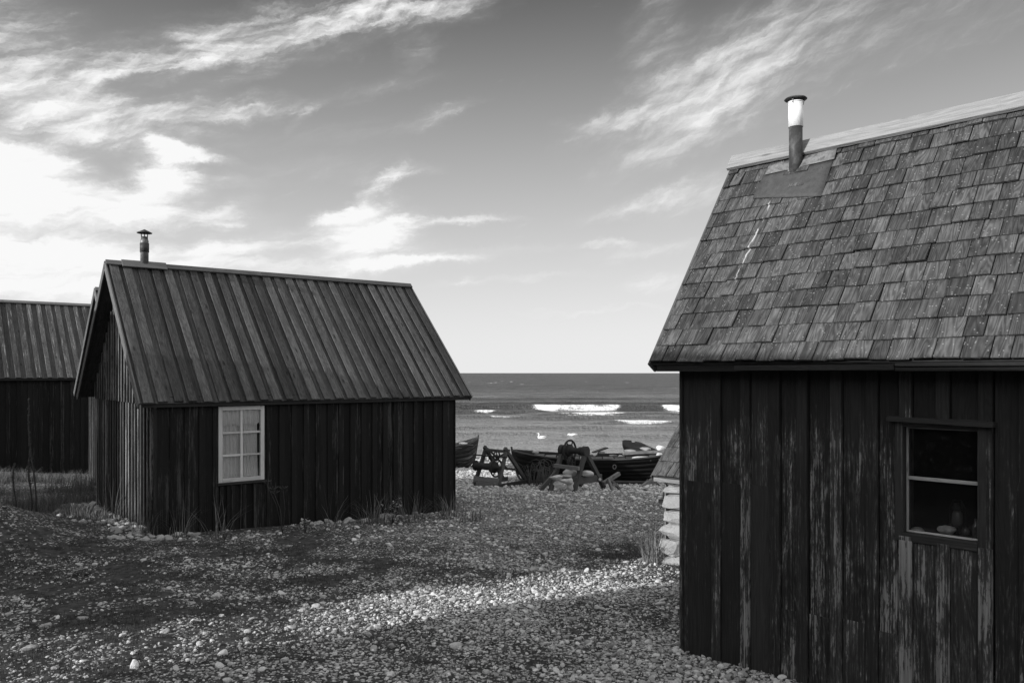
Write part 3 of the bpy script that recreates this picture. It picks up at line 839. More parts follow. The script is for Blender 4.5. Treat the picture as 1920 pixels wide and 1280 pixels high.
for h, o_ in zip(hts, bat_):
    x = -.02+random.uniform(-.02,.02)+o_*.6
    while x < 3.0:
        w = random.uniform(.28,.5); add_rock(x+w/2, .12+o_*.5, z+h/2, w/2+.004, .16, h/2+.004, 900+k, 3, random.uniform(-.03,.03)); k += 1; x += w
    y = .3
    while y < 2.2:
        w = random.uniform(.28,.5); add_rock(.10+o_*.4, y+w/2, z+h/2, .16, w/2, h/2+.004, 900+k, 2); k += 1; y += w
    z += h
wl = np_mesh('wall', np.concatenate(Vs), np.concatenate(Fs), M['wallstone'], np.concatenate(Rn), False); wl.parent = st
mb = MB(); mb.box((-.08,-.135,St['he']-.052), (3.1,0,0), (0,.05,0), (0,0,.045), 0, .9); mb.build('eave_beam', M['palewood'], st, .003)

# ------------------------------------------------------------------ sea
sx = np.append(seg((-20000,-2000,8),(-2000,-200,18),(-200,-45,30),(-45,60,260),(60,200,30),(200,2000,18),(2000,20000,8)), 20000)
sy = np.append(seg((28,40,24),(40,120,380),(120,300,140),(300,1500,60),(1500,30000,20)), 30000)
X, Y = np.meshgrid(sx, sy)
fade = np.clip(1-(Y-60)/700, .0, 1)*np.clip((Y-36)/14, .15, 1)
q = fbm(X*.10+Y*.02, Y*.33, 61, 4)-.5
q2 = fbm(X*.5, Y*1.3, 67, 3)-.5
Z = fade*(.34*q+.14*q2)
foam = np.zeros_like(X)
def breaker(yc, amp, wid, xr, slope=.0, foams=(), seed=1, fw=1.):
    global Z, foam
    wob = (fbm(X*.12+seed, X*0+seed, seed, 3)-.5)*3.0
    d = Y-(yc+slope*X+wob)
    env = np.clip((X-xr[0])/3, 0, 1)*np.clip((xr[1]-X)/3, 0, 1)
    prof = np.where(d < 0, np.exp(-(d/(wid*.55))**2), np.exp(-(d/(wid*1.8))**2))
    Z = Z+amp*env*prof
    for a, b in foams:
        ed = np.clip((X-a)/1.2, 0, 1)*np.clip((b-X)/1.2, 0, 1)
        rag = fbm(X*.9, Y*1.2, seed+5, 3)
        lo = 2.0*fw*(.25+1.3*fbm(X*.45+seed, Y*0+seed, seed+2, 4)); ee = np.clip((X-a)/2., .45, 1)*np.clip((b-X)/2., .45, 1)
        fm = ed*np.where(d < 0, np.exp(-(d/(lo*ee))**2), np.exp(-(d/(.45*fw))**2))
        foam = np.maximum(foam, np.clip(fm*(.10+1.35*rag), 0, 1))
breaker(92, .62, 1.5, (-30, 70), .0, ((1.9,12.9),(16.8,30)), 3, 1.25)
breaker(86, .34, 1.2, (-40, 6), .0, ((-4.6,-1.3),(-14,-8)), 9, .7)
breaker(99, .30, 1.4, (-60, 60), .01, ((-7,-2),(20,40)), 10, .35)
breaker(76, .26, 1.2, (-60, 60), -.01, ((-3,1.5),(17.,26.)), 12, .3)
breaker(62, .18, 1.0, (-60, 60), .02, (), 13)
breaker(55, .14, 1.0, (-60, 60), -.02, (), 16)
breaker(80.5, .30, 1.2, (0, 60), .0, ((4.2,12.),(15.3,30.)), 14, .5)
breaker(68.5, .26, 1.0, (6, 17), .0, ((8.4,14.2),), 19, .5)
breaker(108, .4, 2.5, (-60, 40), .02, (), 23)
breaker(128, .4, 3, (-60, 90), -.02, (), 29)
foam = np.maximum(foam, (fbm(X*.35, Y*.35, 83, 4) > .835)*np.clip((Y-110)/60, 0, 1)*np.clip((500-Y)/100, 0, 1)*.6)
# little wash at the water's edge
foam = np.maximum(foam, .5*np.exp(-((Y-40.6-1.2*fbm(X*.3, X*0, 5))/.5)**2))
V = np.stack([X, Y, Z], -1).reshape(-1, 3); ny, nx = X.shape
ii = np.arange(ny-1)[:,None]*nx+np.arange(nx-1)[None,:]
Fq = np.stack([ii, ii+1, ii+nx+1, ii+nx], -1).reshape(-1, 4)
def sea_mat():
    m, t, bs = new_mat('grey sea')
    oc = t.new('ShaderNodeTexCoord').outputs['Object']; x, y, z = t.sep(oc); f = t.attr('rnd')
    shallow = t.step(y, 45., 100., 1., 0.); w0_ = t.noise(t.xyz(t.mul(x, 2.4), t.mul(y, 1.1), 5.), 1., 4, .7)
    base = t.mul(t.mix(shallow, .05, .21), t.add(.55, t.mul(w0_, .9)))
    cat = t.noise(t.xyz(t.mul(x, .05), t.mul(y, .32), 7.), 1., 6, .72)
    far = t.step(y, 55., 260.)
    fo = t.noise(oc, 5., 5, .7); fm = t.step(t.add(f, t.mul(t.sub(fo, .5), 1.1)), .25, .62)
    t.put(bs.inputs['Base Color'], t.grey(t.mix(fm, base, .85)))
    t.put(bs.inputs['Roughness'], t.mix(fm, t.add(t.mix(far, .20, .40), t.mul(t.sub(cat, .5), .9)), .9))
    bs.inputs['IOR'].default_value = 1.33
    w1 = t.noise(t.xyz(t.mul(x, 1.1), t.mul(y, 2.6), 0.), 1., 5, .65); w0 = t.noise(t.xyz(t.mul(x, 3.2), t.mul(y, 1.6), 5.), 1., 3, .6)
    w2 = t.noise(t.xyz(t.mul(x, .16), t.mul(y, .5), 3.), 1., 4, .6)
    w3 = t.noise(t.xyz(t.mul(x, .035), t.mul(y, .13), 3.), 1., 5, .7)
    h = t.add(t.add(t.add(t.mul(w1, .45), t.mul(w0, .5)), t.mul(w2, 1.2)), t.mul(w3, 4.))
    t.put(bs.inputs['Normal'], t.bump(h, .85, .8))
    return m
sea = np_mesh('sea', V, Fq, sea_mat(), foam.reshape(-1), True)
tag(sea, 'grey choppy sea with white breakers', 'sea', kind='structure')

# ------------------------------------------------------------------ boats
def boat(name, label, centre, ang, half, beam, depth, rise, mat, keel_z, ns=7, roll=0.):
    root = empty(name, (centre[0], centre[1], keel_z), ang, label, 'boat')
    root.rotation_euler[0] = roll
    def sect(s_):
        """s_ in -1..1 -> points from keel to rail on one side (y, z) and stem x shift"""
        f = max(0., 1-abs(s_)**2.3)
        b = beam*f**.62
        zs = depth+rise*abs(s_)**2.4
        zk = .02+ (depth*.85)*max(0, (abs(s_)-.86)/.14)**2.0*.55
        return b, zk, zs
    nst = 33; lines = []
    for i in range(nst):
        s_ = math.sin((i/(nst-1)-.5)*math.pi); b, zk, zs = sect(s_); row = []
        for j in range(ns+1):
            g = j/ns
            yy = b*(g**.55)*(.55+.45*g) + .012
            zz = zk+(zs-zk)*(g**1.55)
            row.append((s_*(half-.12*(1-zz/(depth+rise))), yy, zz))
        lines.append(row)
    hb = MB()
    for sd in (1, -1):
        for j in range(ns):
            P = []
            for i in range(nst):
                a = lines[i][j]; c_ = lines[i][j+1]
                o_ = .016*(1-abs((i/(nst-1))*2-1)**6)
                P.append([(a[0], sd*(a[1]+o_), a[2]-.012), (c_[0], sd*(c_[1]), c_[2]+.006)])
            r_ = random.random(); b0 = len(hb.v)
            for q_ in P: hb.v += [Vector(q_[0]), Vector(q_[1])]
            for i in range(nst-1):
                idx = [b0+2*i, b0+2*i+2, b0+2*i+3, b0+2*i+1]
                if sd < 0: idx = idx[::-1]
                x_ = [P[i][0][0], P[i+1][0][0], P[i+1][1][0], P[i][1][0]]; y_ = [0, 0, .14, .14]
                uv = list(zip(x_, y_)); 
                hb.face(idx, uv if sd > 0 else uv[::-1], r_, random.uniform(-.02,.04), True)
    hull = hb.build('hull', mat, root, 0, .016)
    for sd in (1, -1):
        mb = MB()
        for i in range(nst-1):
            a, b = lines[i][-1], lines[i+1][-1]
            mb.bar((a[0], sd*(a[1]+.012), a[2]-.005), (b[0], sd*(b[1]+.012), b[2]-.005), .05, .035, rnd=.6)
        mb.build('gunwale', M['greywood'] if mat is M['hull_old'] else M['darkwood'], root)
    mb = MB(); mb.box((-half*.86,-.03,-.045), (half*1.72,0,0), (0,.06,0), (0,0,.07), 0); mb.build('keel', M['darkwood'], root)
    for sd in (1, -1):
        pts = []
        for k in range(9):
            g = k/8; pts.append((sd*(half*.86+(half*.15)*g**.55), 0, -.02+(depth+rise+.10)*g**1.35))
        mb = MB(); 
        for a, b in zip(pts, pts[1:]): mb.bar(a, Vector(b)+(Vector(b)-Vector(a))*.06, .05, .085, up=(0,1,0), rnd=.5)
        mb.build('stem', M['darkwood'], root)
    return root, sect, lines, depth

by, bx = 23.0, 2.36
bz = gzf(bx, by)+.03
b1, sect1, lines1, dep1 = boat('rowing_boat', 'long black clinker boat lying broadside on the beach with stones on its deck boards', (bx, by), math.radians(-5), 2.36, .78, .70, .17, M['hull'], bz)
mb = MB(); random.seed(3)
for i in range(11):
    x = -1.75+i*.335; hb_, _, zs = sect1(x/2.36)
    mb.box((x, -hb_*.84, zs-.09), (.31,0,0), (0,2*hb_*.84,0), (0,0,.022), 1)
mb.build('deck_board', M['greywood'], b1)
mb = MB(); ring_c = Vector((.55,-.78,.50)); pts = [(ring_c.x+.045*math.cos(a), ring_c.y-.015, ring_c.z+.06*math.sin(a)) for a in np.linspace(0, 2*math.pi, 15)]
mb.tube(pts, .011, 6, False); mb.build('mooring_ring', M['rope'], b1)
by2 = 30.; bx2 = -1.28-2.3
b2, sect2, lines2, dep2 = boat('rowing_boat', 'worn clinker boat whose bow pokes out beyond the shed corner', (bx2, by2), math.radians(3), 2.3, .8, .72, .42, M['hull_old'], gzf(bx2+1.5, by2)+.02)
mb = MB()
for i in range(8):
    x = -1.2+i*.42; hb_, _, zs = sect2(x/2.3); mb.box((x, -hb_+.05, zs-.06), (.38,0,0), (0,2*hb_-.1,0), (0,0,.022), 1)
mb.build('deck_board', M['greywood'], b2)

# ------------------------------------------------------------------ single stones
def rock(name, P, r, mat, label, group=None, seed=1, flat=.55, cat='stone', yaw=0., tilt=0.):
    V, Fc = rock_shape(3, seed, cuts=9, flat=flat)
    d = vnoise(V[:,0]*2.5+seed, V[:,1]*2.5+V[:,2]*3.1, seed)-.5
    V = V*(1+.16*d[:,None])
    o = np_mesh(name, V*np.asarray(r), Fc, mat, np.full(len(V), .5), True)
    o.location = P; o.rotation_euler = (tilt, 0, yaw); tag(o, label, cat, group)
    return o

def px_rock(u, v, wpx, hpx, y, mat, label, group, seed, tilt=0., flat=.8):
    k = y/F_PX; P = at(u, v, y)
    return rock('stone', P, (wpx*k/2, wpx*k*.42, hpx*k/2/.8), mat, label, group, seed, flat, tilt=tilt)
pile = [(1042,895,22,12,'rounded grey stone at the upper left of the pile in the gear-topped windlass'),(1047,907,20,11,'blocky stone low on the left of the windlass stone pile'),
        (1057,900,20,7,'thin slab in the middle of the windlass stone pile'),(1069,886,20,12,'topmost stone of the pile under the windlass drum'),(1064,893,24,6,'long thin slab under the topmost stone of the windlass pile'),
        (1067,901,20,11,'wedge shaped stone right of centre in the windlass pile'),(1054,911.5,20,5,'flat slab at the foot of the windlass stone pile'),(1070,911,9,17,'upright stone beside the front leg of the windlass'),
        (1099,888,24,13,'big stone right of the front leg inside the windlass'),(1088,897,18,9,'stone behind the front leg of the windlass'),(1125,899,6,5,'small pale stone beside the rear leg of the windlass')]
for i, (u, v, w, h, lb) in enumerate(pile):
    px_rock(u, v, w*1.12, h*1.25, 18.45+ (.45 if i in (3,4,8,9) else .0)+(.9 if i == 10 else 0), M['stone'], lb, 'stones piled in the windlass', 300+i, random.uniform(-.15,.15))
onboat = [(1180,844,24,6,M['stone_grey'],'flat grey stone in front of the dark notched sheet on the boat'),(1210,840,20,6,M['stone_grey'],'flat stone leaning on the sloping end of the dark sheet'),
          (1239,838,18,13,M['stone_white'],'bright white stone at the right end of the boat deck'),(1236,852,16,11,M['stone'],'pale rounded stone on the boat rail below the white stone'),
          (1204,857,34,6,M['stone'],'long pale slab on the near rail of the boat'),(1128,847,20,6,M['stone_grey'],'stone beside the tilted plank on the boat'),(1113,851,14,7,M['stone'],'stone on the boat deck right behind the windlass'),
          (1150,852,18,5,M['stone_grey'],'low stone midway along the boat deck'),(1223,847,18,5,M['stone_grey'],'flat stone between the white stone and the dark sheet'),(1164,853,13,5,M['stone'],'small pale stone on the boat rail left of the long slab'),
          (1005,846,12,5,M['stone_grey'],'lone grey stone on the boat near its left end')]
for i, (u, v, w, h, mt, lb) in enumerate(onboat):
    px_rock(u, v+1.5, w, h*1.25, 22.75+(.25 if i in (0,1,2,5,8) else 0), mt, lb, 'stones lying on the boat', 340+i, random.uniform(-.1,.1))
px_rock(868, 831, 17, 7, 29.6, M['stone_white'], 'pale stone on the deck of the boat behind the shed corner', None, 361)

# plank, pole and notched sheet on the boat
mb = MB(); mb.bar(at(1112,848,22.9), at(1138,839,23.1), .16, .03, rnd=.2); o = mb.build('plank', M['darkwood']); tag(o, 'dark plank sticking up from the boat left of the notched sheet', 'plank')
mb = MB(); mb.bar(at(1168,850,22.7), at(1256,845,22.9), .12, .07, rnd=.9); o = mb.build('plank', M['palewood']); tag(o, 'pale timber lying along the boat under the white stone', 'plank')
mb = MB(); mb.bar(at(1060,852,22.6), at(1112,853,22.6), .10, .03, rnd=.9); o = mb.build('plank', M['greywood']); tag(o, 'thin board on the boat just right of the windlass drum', 'plank')
prof = [(1171,846),(1167,835),(1167,825.5),(1172,824.5),(1184,825.5),(1186,829),(1190,829.5),(1193,827.5),(1204,830),(1214,835),(1228,841),(1236,845)]
mb = MB(); yS = 23.15
fr = [at(u, v, yS)+Vector((0,.10*math.sin((u-1167)/69*math.pi),0)) for u, v in prof]
cen = at(1195, 848, yS)
bk = [p+Vector((0,.03,0)) for p in fr]
mb.poly(fr[::-1]); mb.poly(bk)
for i in range(len(fr)):
    j = (i+1) % len(fr); mb.poly([fr[i], fr[j], bk[j], bk[i]])
o = mb.build('notched_sheet', M['iron']); tag(o, 'dark curved sheet with a notched top standing on the boat', 'sheet')

# ------------------------------------------------------------------ windlasses
def timber(mb, a, b, w=.075, h=.095, **k): mb.bar(a, b, w, h, **k)
def wheel(cx_, y, z, r, rim, spokes, ax='x', rw_=.03):
    mb = MB(); pts = [(cx_, y+r*math.cos(a), z+r*math.sin(a)) for a in np.linspace(0, 2*math.pi, 25)]
    mb.tube(pts, rim, 8, False)
    for k in range(spokes):
        a = math.pi*2*k/spokes; mb.tube([(cx_, y, z), (cx_, y+r*math.cos(a), z+r*math.sin(a))], rim*.7, 6)
    mb.tube([(cx_-rw_, y, z), (cx_+rw_, y, z)], r*.24, 10)
    return mb
WA = math.atan2(-.62, .78)
def windlass1():
    P = Vector((-.36, 20.75, 0)); P -= Vector((.78,-.62,0))*.8; P.z = gzf(P.x+.3, P.y-.2)
    Wd, Sp, k, H = .8, 1.2, .31, 1.0
    r = empty('windlass', P, WA, 'wooden windlass with a low drum and two front planks, left of the long boat', 'windlass', 'boat windlasses')
    for xf, sh in ((0, .10), (Wd, 0)):
        mb = MB()
        timber(mb, (xf+0-Wd*0, 0, .05), (xf+sh, k+.04, H)); timber(mb, (xf, Sp, .05), (xf+sh, k-.04, H+.02))
        mb.build('frame', M['darkwood'], r, .004)
        mb = MB(); timber(mb, (xf+.045, -.08, .055), (xf+.045, Sp+.12, .055), .06, .11); mb.build('base_beam', M['darkwood'], r, .004)
    mb = MB(); timber(mb, (.10, k, H-.06), (Wd, k, H-.07), .08, .07); mb.build('top_bar', M['greywood'], r, .004)
    mb = MB()
    for i in range(2):
        mb.box((-.04, -.07+i*.035, .015+i*.125), (Wd+.06,0,0), (0,.03,.0), (0,.03,.115), 0, .6+.3*i)
    mb.build('front_plank', M['greywood'], r, .003)
    mb = MB(); timber(mb, (-.0, Sp*.62, .42), (Wd, Sp*.62, .42), .05, .06); timber(mb, (.03, .45, .5), (Wd-.05, .55, .95), .03, .05); timber(mb, (.03, .5, .95), (Wd-.1, .5, .45), .03, .05); mb.build('cross_brace', M['darkwood'], r, .003)
    mb = MB(); mb.tube([(-.10,.10,.52),(-.06,.10,.52),(-.06,.10,.52),(.50,.10,.52),(.50,.10,.52),(.62,.10,.52),(.62,.10,.52),(.80,.10,.52)], [.05,.14,.09,.09,.15,.15,.05,.05], 14); mb.build('drum', M['iron'], r)
    mb = wheel(.60, .16, .50, .23, .022, 6); mb.build('gear_wheel', M['iron'], r)
    mb = MB(); mb.tube([(-.42,.22,.79),(Wd+.12,.22,.79)], .02, 8); mb.build('axle', M['iron'], r)
    mb = wheel(.50, .30, .80, .12, .02, 4); mb.build('gear_wheel', M['iron'], r)
windlass1()
def windlass2():
    P = Vector((1.426, 18.6, 0)); P -= Vector((.78,-.62,0))*.66; P.z = gzf(P.x+.26, P.y-.2)-.01
    Wd, Sp, k, H = .66, 1.33, .5, .95
    r = empty('windlass', P, WA, 'wooden windlass with a gear wheel on top and stones piled between its legs', 'windlass', 'boat windlasses')
    for xf in (0, Wd):
        mb = MB(); timber(mb, (xf, 0, -.02), (xf, k+.03, H), .09, .10); timber(mb, (xf, Sp, -.02), (xf, k-.03, H+.02), .09, .10); mb.build('frame', M['darkwood'], r, .005)
        mb = MB(); mb.tube([(xf-.055, k, H-.02), (xf+.055, k, H-.02)], .125, 16); mb.build('bearing', M['darkwood'], r)
        mb = MB(); timber(mb, (xf, .10, .27), (xf, Sp-.12, .24), .06, .17); mb.build('cross_beam', M['darkwood'], r, .004)
    mb = MB(); timber(mb, (.0, .16, .58), (Wd+.05, .16, .56), .07, .085); mb.build('cross_plank', M['greywood'], r, .004)
    mb = MB(); timber(mb, (-.12,-.25,.02), (.02, .22, .42), .05, .11); mb.build('strut', M['greywood'], r, .004)
    mb = MB(); mb.tube([(.03,k,H-.02),(.16,k,H-.02),(.16,k,H-.02),(.24,k,H-.02),(.24,k,H-.02),(.44,k,H-.02),(.5,k,H-.02),(.62,k,H-.02)], [.06,.06,.15,.15,.09,.07,.1,.1], 14); mb.build('drum', M['iron'], r)
    mb = wheel(.20, k+.02, H-.04, .26, .025, 6); mb.build('gear_wheel', M['iron'], r)
    mb = wheel(.34, k-.12, H-.30, .15, .022, 4); mb.build('gear_wheel', M['iron'], r)
windlass2()

# trestles that prop boats
def trestle(name, a, b, legs, label, lw_=.07):
    a = Vector(a); b = Vector(b); z0 = min(gzf(a.x,a.y), gzf(b.x,b.y))
    r = empty(name, ((a.x+b.x)/2, (a.y+b.y)/2, z0), 0, label, 'trestle', 'small boat trestles'); o_ = r.location.copy()
    mb = MB(); mb.bar(a-o_, b-o_, .09, .085); mb.build('beam', M['greywood'], r, .004)
    for p, q in legs:
        mb = MB(); mb.bar(Vector(p)-o_, Vector(q)-o_, lw_, .06); mb.build('leg', M['greywood'], r, .003)
y = 19.4
trestle('trestle', at(1131,906,y), at(1161,887,y+.3), [(at(1140,897,y), at(1148,918,y-.1)), (at(1142,896,y+.1), at(1163,917,y+.35)), (at(1147,908,y), at(1158,909,y+.25))], 'small trestle with a slanting beam in front of the boat')
y = 20.6
trestle('trestle', at(1212,904,y), at(1230,904,y+.1), [(at(1236,889,y+.3), at(1199,914,y-.3)), (at(1216,899,y), at(1211,905,y)), (at(1226,901,y+.1), at(1240,914,y+.1))], 'low trestle under the right end of the boat')
y = 14.6
trestle('trestle', at(1249,935,y), at(1275,938,y-.2), [(at(1251,900,y), at(1246,935,y)), (at(1249,910,y), at(1268,911,y-.2)), (at(1237,938,y), at(1262,939,y-.3))], 'small timber stand beside the stone shed corner')
# thin rollers on the beach under the boat
for i, (x, y, rot) in enumerate(((1.2, 22.0, .1), (3.2, 21.8, .05))):
    mb = MB(); mb.tube([(x-.7, y, gzf(x-.7,y)+.05), (x+.7, y+rot, gzf(x+.7,y+rot)+.05)], .05, 8)
    o = mb.build('log', M['darkwood']); tag(o, ('dark log on the shingle between the two windlasses', 'dark log on the shingle in front of the boat, right of the windlasses')[i], 'log', 'logs under the boat')

# ------------------------------------------------------------------ swans
def swan(P, yaw, pose, label):
    r = empty('swan', P, yaw, label, 'swan', 'swans on the water'); r.scale = (.66,.66,.66)
    mb = MB()
    if pose == 0: # neck up, folded back
        pts = [(-.50,0,.22),(-.40,0,.20),(-.25,0,.16),(-.05,0,.13),(.14,0,.13),(.25,0,.17),(.30,0,.25),(.27,0,.35),(.22,0,.44),(.22,0,.52),(.28,0,.56),(.34,0,.55),(.37,0,.535)]
        rad = [.015,.08,.16,.20,.18,.12,.065,.048,.042,.045,.055,.045,.02]
    else:
        pts = [(-.50,0,.24),(-.40,0,.21),(-.25,0,.17),(-.05,0,.14),(.14,0,.14),(.25,0,.19),(.33,0,.27),(.40,0,.30),(.46,0,.26),(.48,0,.18),(.47,0,.12),(.46,0,.09)]
        rad = [.015,.09,.17,.21,.19,.12,.07,.052,.05,.052,.05,.02]
    mb.tube(pts, rad, 14); b = mb.build('body', M['feather'], r)
    mb = MB(); e = Vector(pts[-1]); d = (e-Vector(pts[-3])).normalized(); mb.tube([e-d*.01, e+d*.08], [.02,.008], 8); mb.build('bill', M['bill'], r)
    for sd in (1,-1):
        mb = MB(); mb.tube([(.12,sd*.13,.20),(-.05,sd*.17,.24),(-.25,sd*.13,.27),(-.44,sd*.05,.30)], [.05,.10,.09,.015], 10, squash=.6); mb.build('wing', M['feather'], r)
p1_ = at(1015, 823, 52.); p1_.z = .0
swan(p1_, math.radians(170), 0, 'white swan with raised neck, left of the pair on the water')
p2_ = at(1074, 818, 54.); p2_.z = .0
swan(p2_, math.radians(178), 1, 'white swan dipping its head, right of the pair on the water')

# ------------------------------------------------------------------ plants
def tuft_mb(n, h, spread, rs, wid=.004, droop=.5):
    mb = MB()
    for _ in range(n):
        a = rs.uniform(0, 2*math.pi); r0 = spread*math.sqrt(rs.uniform()); bx_ = Vector((r0*math.cos(a), r0*math.sin(a), -.02))
        la = a+rs.normal(0,.6); ln = rs.uniform(.1, droop)*h; hh_ = h*rs.uniform(.45, 1.1); w = wid*rs.uniform(.6,1.3)
        sd = Vector((-math.sin(la), math.cos(la), 0))*w; prev = None; rnd = rs.uniform()
        for k in range(5):
            g = k/4; p_ = bx_+Vector((math.cos(la)*ln*g*g, math.sin(la)*ln*g*g, hh_*(g-.25*(ln/h)*g*g)))
            ww = sd*(1-g*.9)
            cur = (len(mb.v), len(mb.v)+1); mb.v += [p_-ww, p_+ww]
            if prev: mb.face([prev[0], prev[1], cur[1], cur[0]], [(0,0)]*4, rnd)
            prev = cur
    return mb
def tuft(x, y, n, h, spread, mat, label, group=None, seed=1, cat='grass', wid=.004, droop=.5, name='grass_tuft'):
    o = tuft_mb(n, h, spread, np.random.RandomState(seed), wid, droop).build(name, mat); o.location = (x, y, gzf(x, y)); tag(o, label, cat, group); return o
def gpt(u, v):
    """where the ray through a photo pixel meets the ground"""
    d = ray(u, v); lo = 3.
    for i in range(3000):
        y = lo+i*.02
        if d.z*y+E < gzf(d.x*y, y): return d.x*y, y
    return d.x*30, 30
G = 'grass tufts along the shed walls'
tl = [(335,1005,16,.5,.16,'midgrass','thin grass against the black wall left of the white window'),
      (405,1010,14,.55,.2,'midgrass','sparse arching grass below the white window'),
      (620,992,8,.6,.12,'stalk','few dark stalks against the wall right of the white window'),
      (700,982,40,.45,.22,'midgrass','grass clump beside the leafy shrub at the black wall'),
      (775,975,34,.45,.2,'midgrass','grass tuft between the shrub and the far corner of the black shed'),
      (845,968,60,.4,.25,'midgrass','dense grass at the far corner of the black shed'),
      (885,975,40,.28,.25,'midgrass','low grass just past the far corner of the black shed'),
      (268,1000,22,.5,.2,'midgrass','grass at the near corner of the black shed'),
      (215,975,16,.7,.15,'stalk','tall stalks at the gable of the black shed')]
for i, (u, v, n, h, sp, mt, lb) in enumerate(tl):
    x, y = gpt(u, v); tuft(x, y, int(n*1.8), h*1.1, sp, M[mt], lb, G, 500+i, wid=.005, droop=.9)
x, y = gpt(1226, 1052); tuft(x, y, 170, .46, .14, M['dry'], 'pale dry grass clump at the foot of the stone shed', None, 531, droop=1.1)
x, y = gpt(1205, 1042); tuft(x, y, 120, .42, .22, M['midgrass'], 'darker grass spreading left of the pale clump by the stone shed', None, 532, droop=1.1)
x, y = gpt(150, 1078); tuft(x, y, 260, .07, .10, M['green'], 'small dark grass tussock alone in the pebbly turf at lower left', None, 533, droop=1.2)
# rough meadow at far left: nobody could count its blades
rs = np.random.RandomState(88); n = 26000
yy = rs.uniform(10.6, 19., n); xx = -yy*rs.uniform(.50, .80, n)-rs.uniform(0, .3, n)
kk = fbm(xx*.8, yy*.8, 91) > .42
kk &= ~inside(xx, yy, Li, 4.93, 4., .35)
Ci = frame(c2, LA).inverted(); Di = frame(dN, LA).inverted()
kk &= ~inside(xx, yy, Ci, 4.6, 4., .05) & ~inside(xx, yy, Di, 5.6, 4.2, .05)
xx = xx[kk]; yy = yy[kk]; pts = np.stack([xx, yy, gz(xx, yy)], -1)
hh = rs.uniform(.06, .30, len(pts))*(.5+fbm(xx*1.3, yy*1.3, 93))
mg = blades('meadow_grass', pts, hh, .004, M['midgrass'], 95, .8); tag(mg, 'rough grass in front of the sheds at far left', 'grass', kind='stuff')
for i, (u, v, n, h) in enumerate(((42,950,90,.42),(70,952,80,.38),(105,955,60,.34),(20,945,50,.5),(140,940,70,.45))):
    x, y = gpt(u, v); tuft(x, y, n, h, .22, M['dry'] if i in (0,1) else M['midgrass'], ('pale dry grass clump left of the tall stalk', 'pale dry grass clump at the foot of the tall stalk', 'low grass clump right of the tall stalk', 'grass clump nearest the left edge of the photo', 'grass clump before the hidden shed gable')[i], 'grass clumps at far left', 540+i)
# tall dead mullein stalks
def mullein(u0, v0, u1, v1, y, label, seed):
    a = at(u0, v0, y); b = at(u1, v1, y); a.z = min(a.z, gzf(a.x, y)-.02); rs = np.random.RandomState(seed)
    L_ = b-a; r = empty('mullein_stalk', a, 0, label, 'plant', 'dead mullein stalks')
    mb = MB(); pts = [L_*g+Vector((.02*math.sin(g*7), 0, 0)) for g in np.linspace(0,1,8)]; mb.tube(pts, [.012]*5+[.010,.008,.004], 7); mb.build('stem', M['stalk'], r)
    mb = MB()
    for _ in range(130):
        g = rs.uniform(.45, 1.); p_ = L_*g+Vector((.02*math.sin(g*7),0,0)); an = rs.uniform(0, 6.28); rr_ = .020*rs.uniform(.6,1.5)*(1.25-g*.6)
        mb.tube([p_, p_+Vector((math.cos(an)*rr_, math.sin(an)*rr_, .012))], [.010,.004], 5, rnd=rs.uniform())
    mb.build('seed_head', M['stalk'], r)
mullein(68, 950, 52, 747, 12.2, 'tall dead mullein stalk standing in the grass at far left', 3)
mullein(58, 945, 55, 845, 12.6, 'short dead mullein stalk just left of the tall one', 4)
mullein(28, 950, 26, 868, 12.6, 'thin short mullein stalk nearest the left edge', 5)
# small leafy plants by the wall
def leafy(u, v, h, spread, n, label, seed, mat='leaf', leaf=.035):
    x, y = gpt(u, v); rs = np.random.RandomState(seed); r = empty('leafy_plant', (x, y, gzf(x, y)), 0, label, 'plant')
    st_ = MB(); lf = MB()
    for k in range(max(3, n//9)):
        a = rs.uniform(0, 6.28); tip = Vector((math.cos(a)*spread*rs.uniform(.2,1), math.sin(a)*spread*rs.uniform(.2,1), h*rs.uniform(.6,1)))
        st_.tube([(0,0,-.02), tip*.5+Vector((0,0,.03)), tip], [.004,.003,.002], 5)
        for q_ in range(9):
            g = rs.uniform(.35,1.02); p_ = tip*g+Vector((0,0,.12*g*(1-g))); an = rs.uniform(0,6.28); l_ = leaf*rs.uniform(.6,1.3); up = rs.uniform(.1,.9)
            d = Vector((math.cos(an), math.sin(an), up)).normalized()*l_; s_ = Vector((-math.sin(an), math.cos(an), 0))*l_*.32
            b0 = len(lf.v); lf.v += [p_, p_+d*.5+s_, p_+d, p_+d*.5-s_]; lf.face([b0,b0+1,b0+2,b0+3], [(0,0)]*4, rs.uniform())
    st_.build('stem', M['stalk'], r); lf.build('foliage', M[mat], r)
leafy(572, 998, .24, .08, 20, 'small pale leaved plant at the foot of the black wall', 61, leaf=.07)
leafy(735, 982, .42, .26, 80, 'leafy shrub against the black wall near its far end', 62, 'dry', .05)
leafy(422, 1012, .12, .08, 14, 'tiny leafy weed under the white window', 63, 'midgrass', .05)
# brambles growing under the boat
rs = np.random.RandomState(12); mb = MB()
for _ in range(70):
    a = Vector((rs.uniform(.35,1.15), rs.uniform(20.9,21.8), 0)); a.z = gzf(a.x, a.y); hgt = rs.uniform(.25,.7); dx = rs.normal(0,.25)
    pts = [a+Vector((dx*g*g, -.1*g, hgt*math.sin(g*2.2)*1.05+.03*math.sin(g*9+a.x*5))) for g in np.linspace(0,1,7)]
    mb.tube(pts, [.009,.008,.007,.006,.005,.004,.002], 4, rnd=rs.uniform())
o = mb.build('bramble', M['stalk']); tag(o, 'tangle of dark leafless stems between the windlasses and the boat', 'bush')
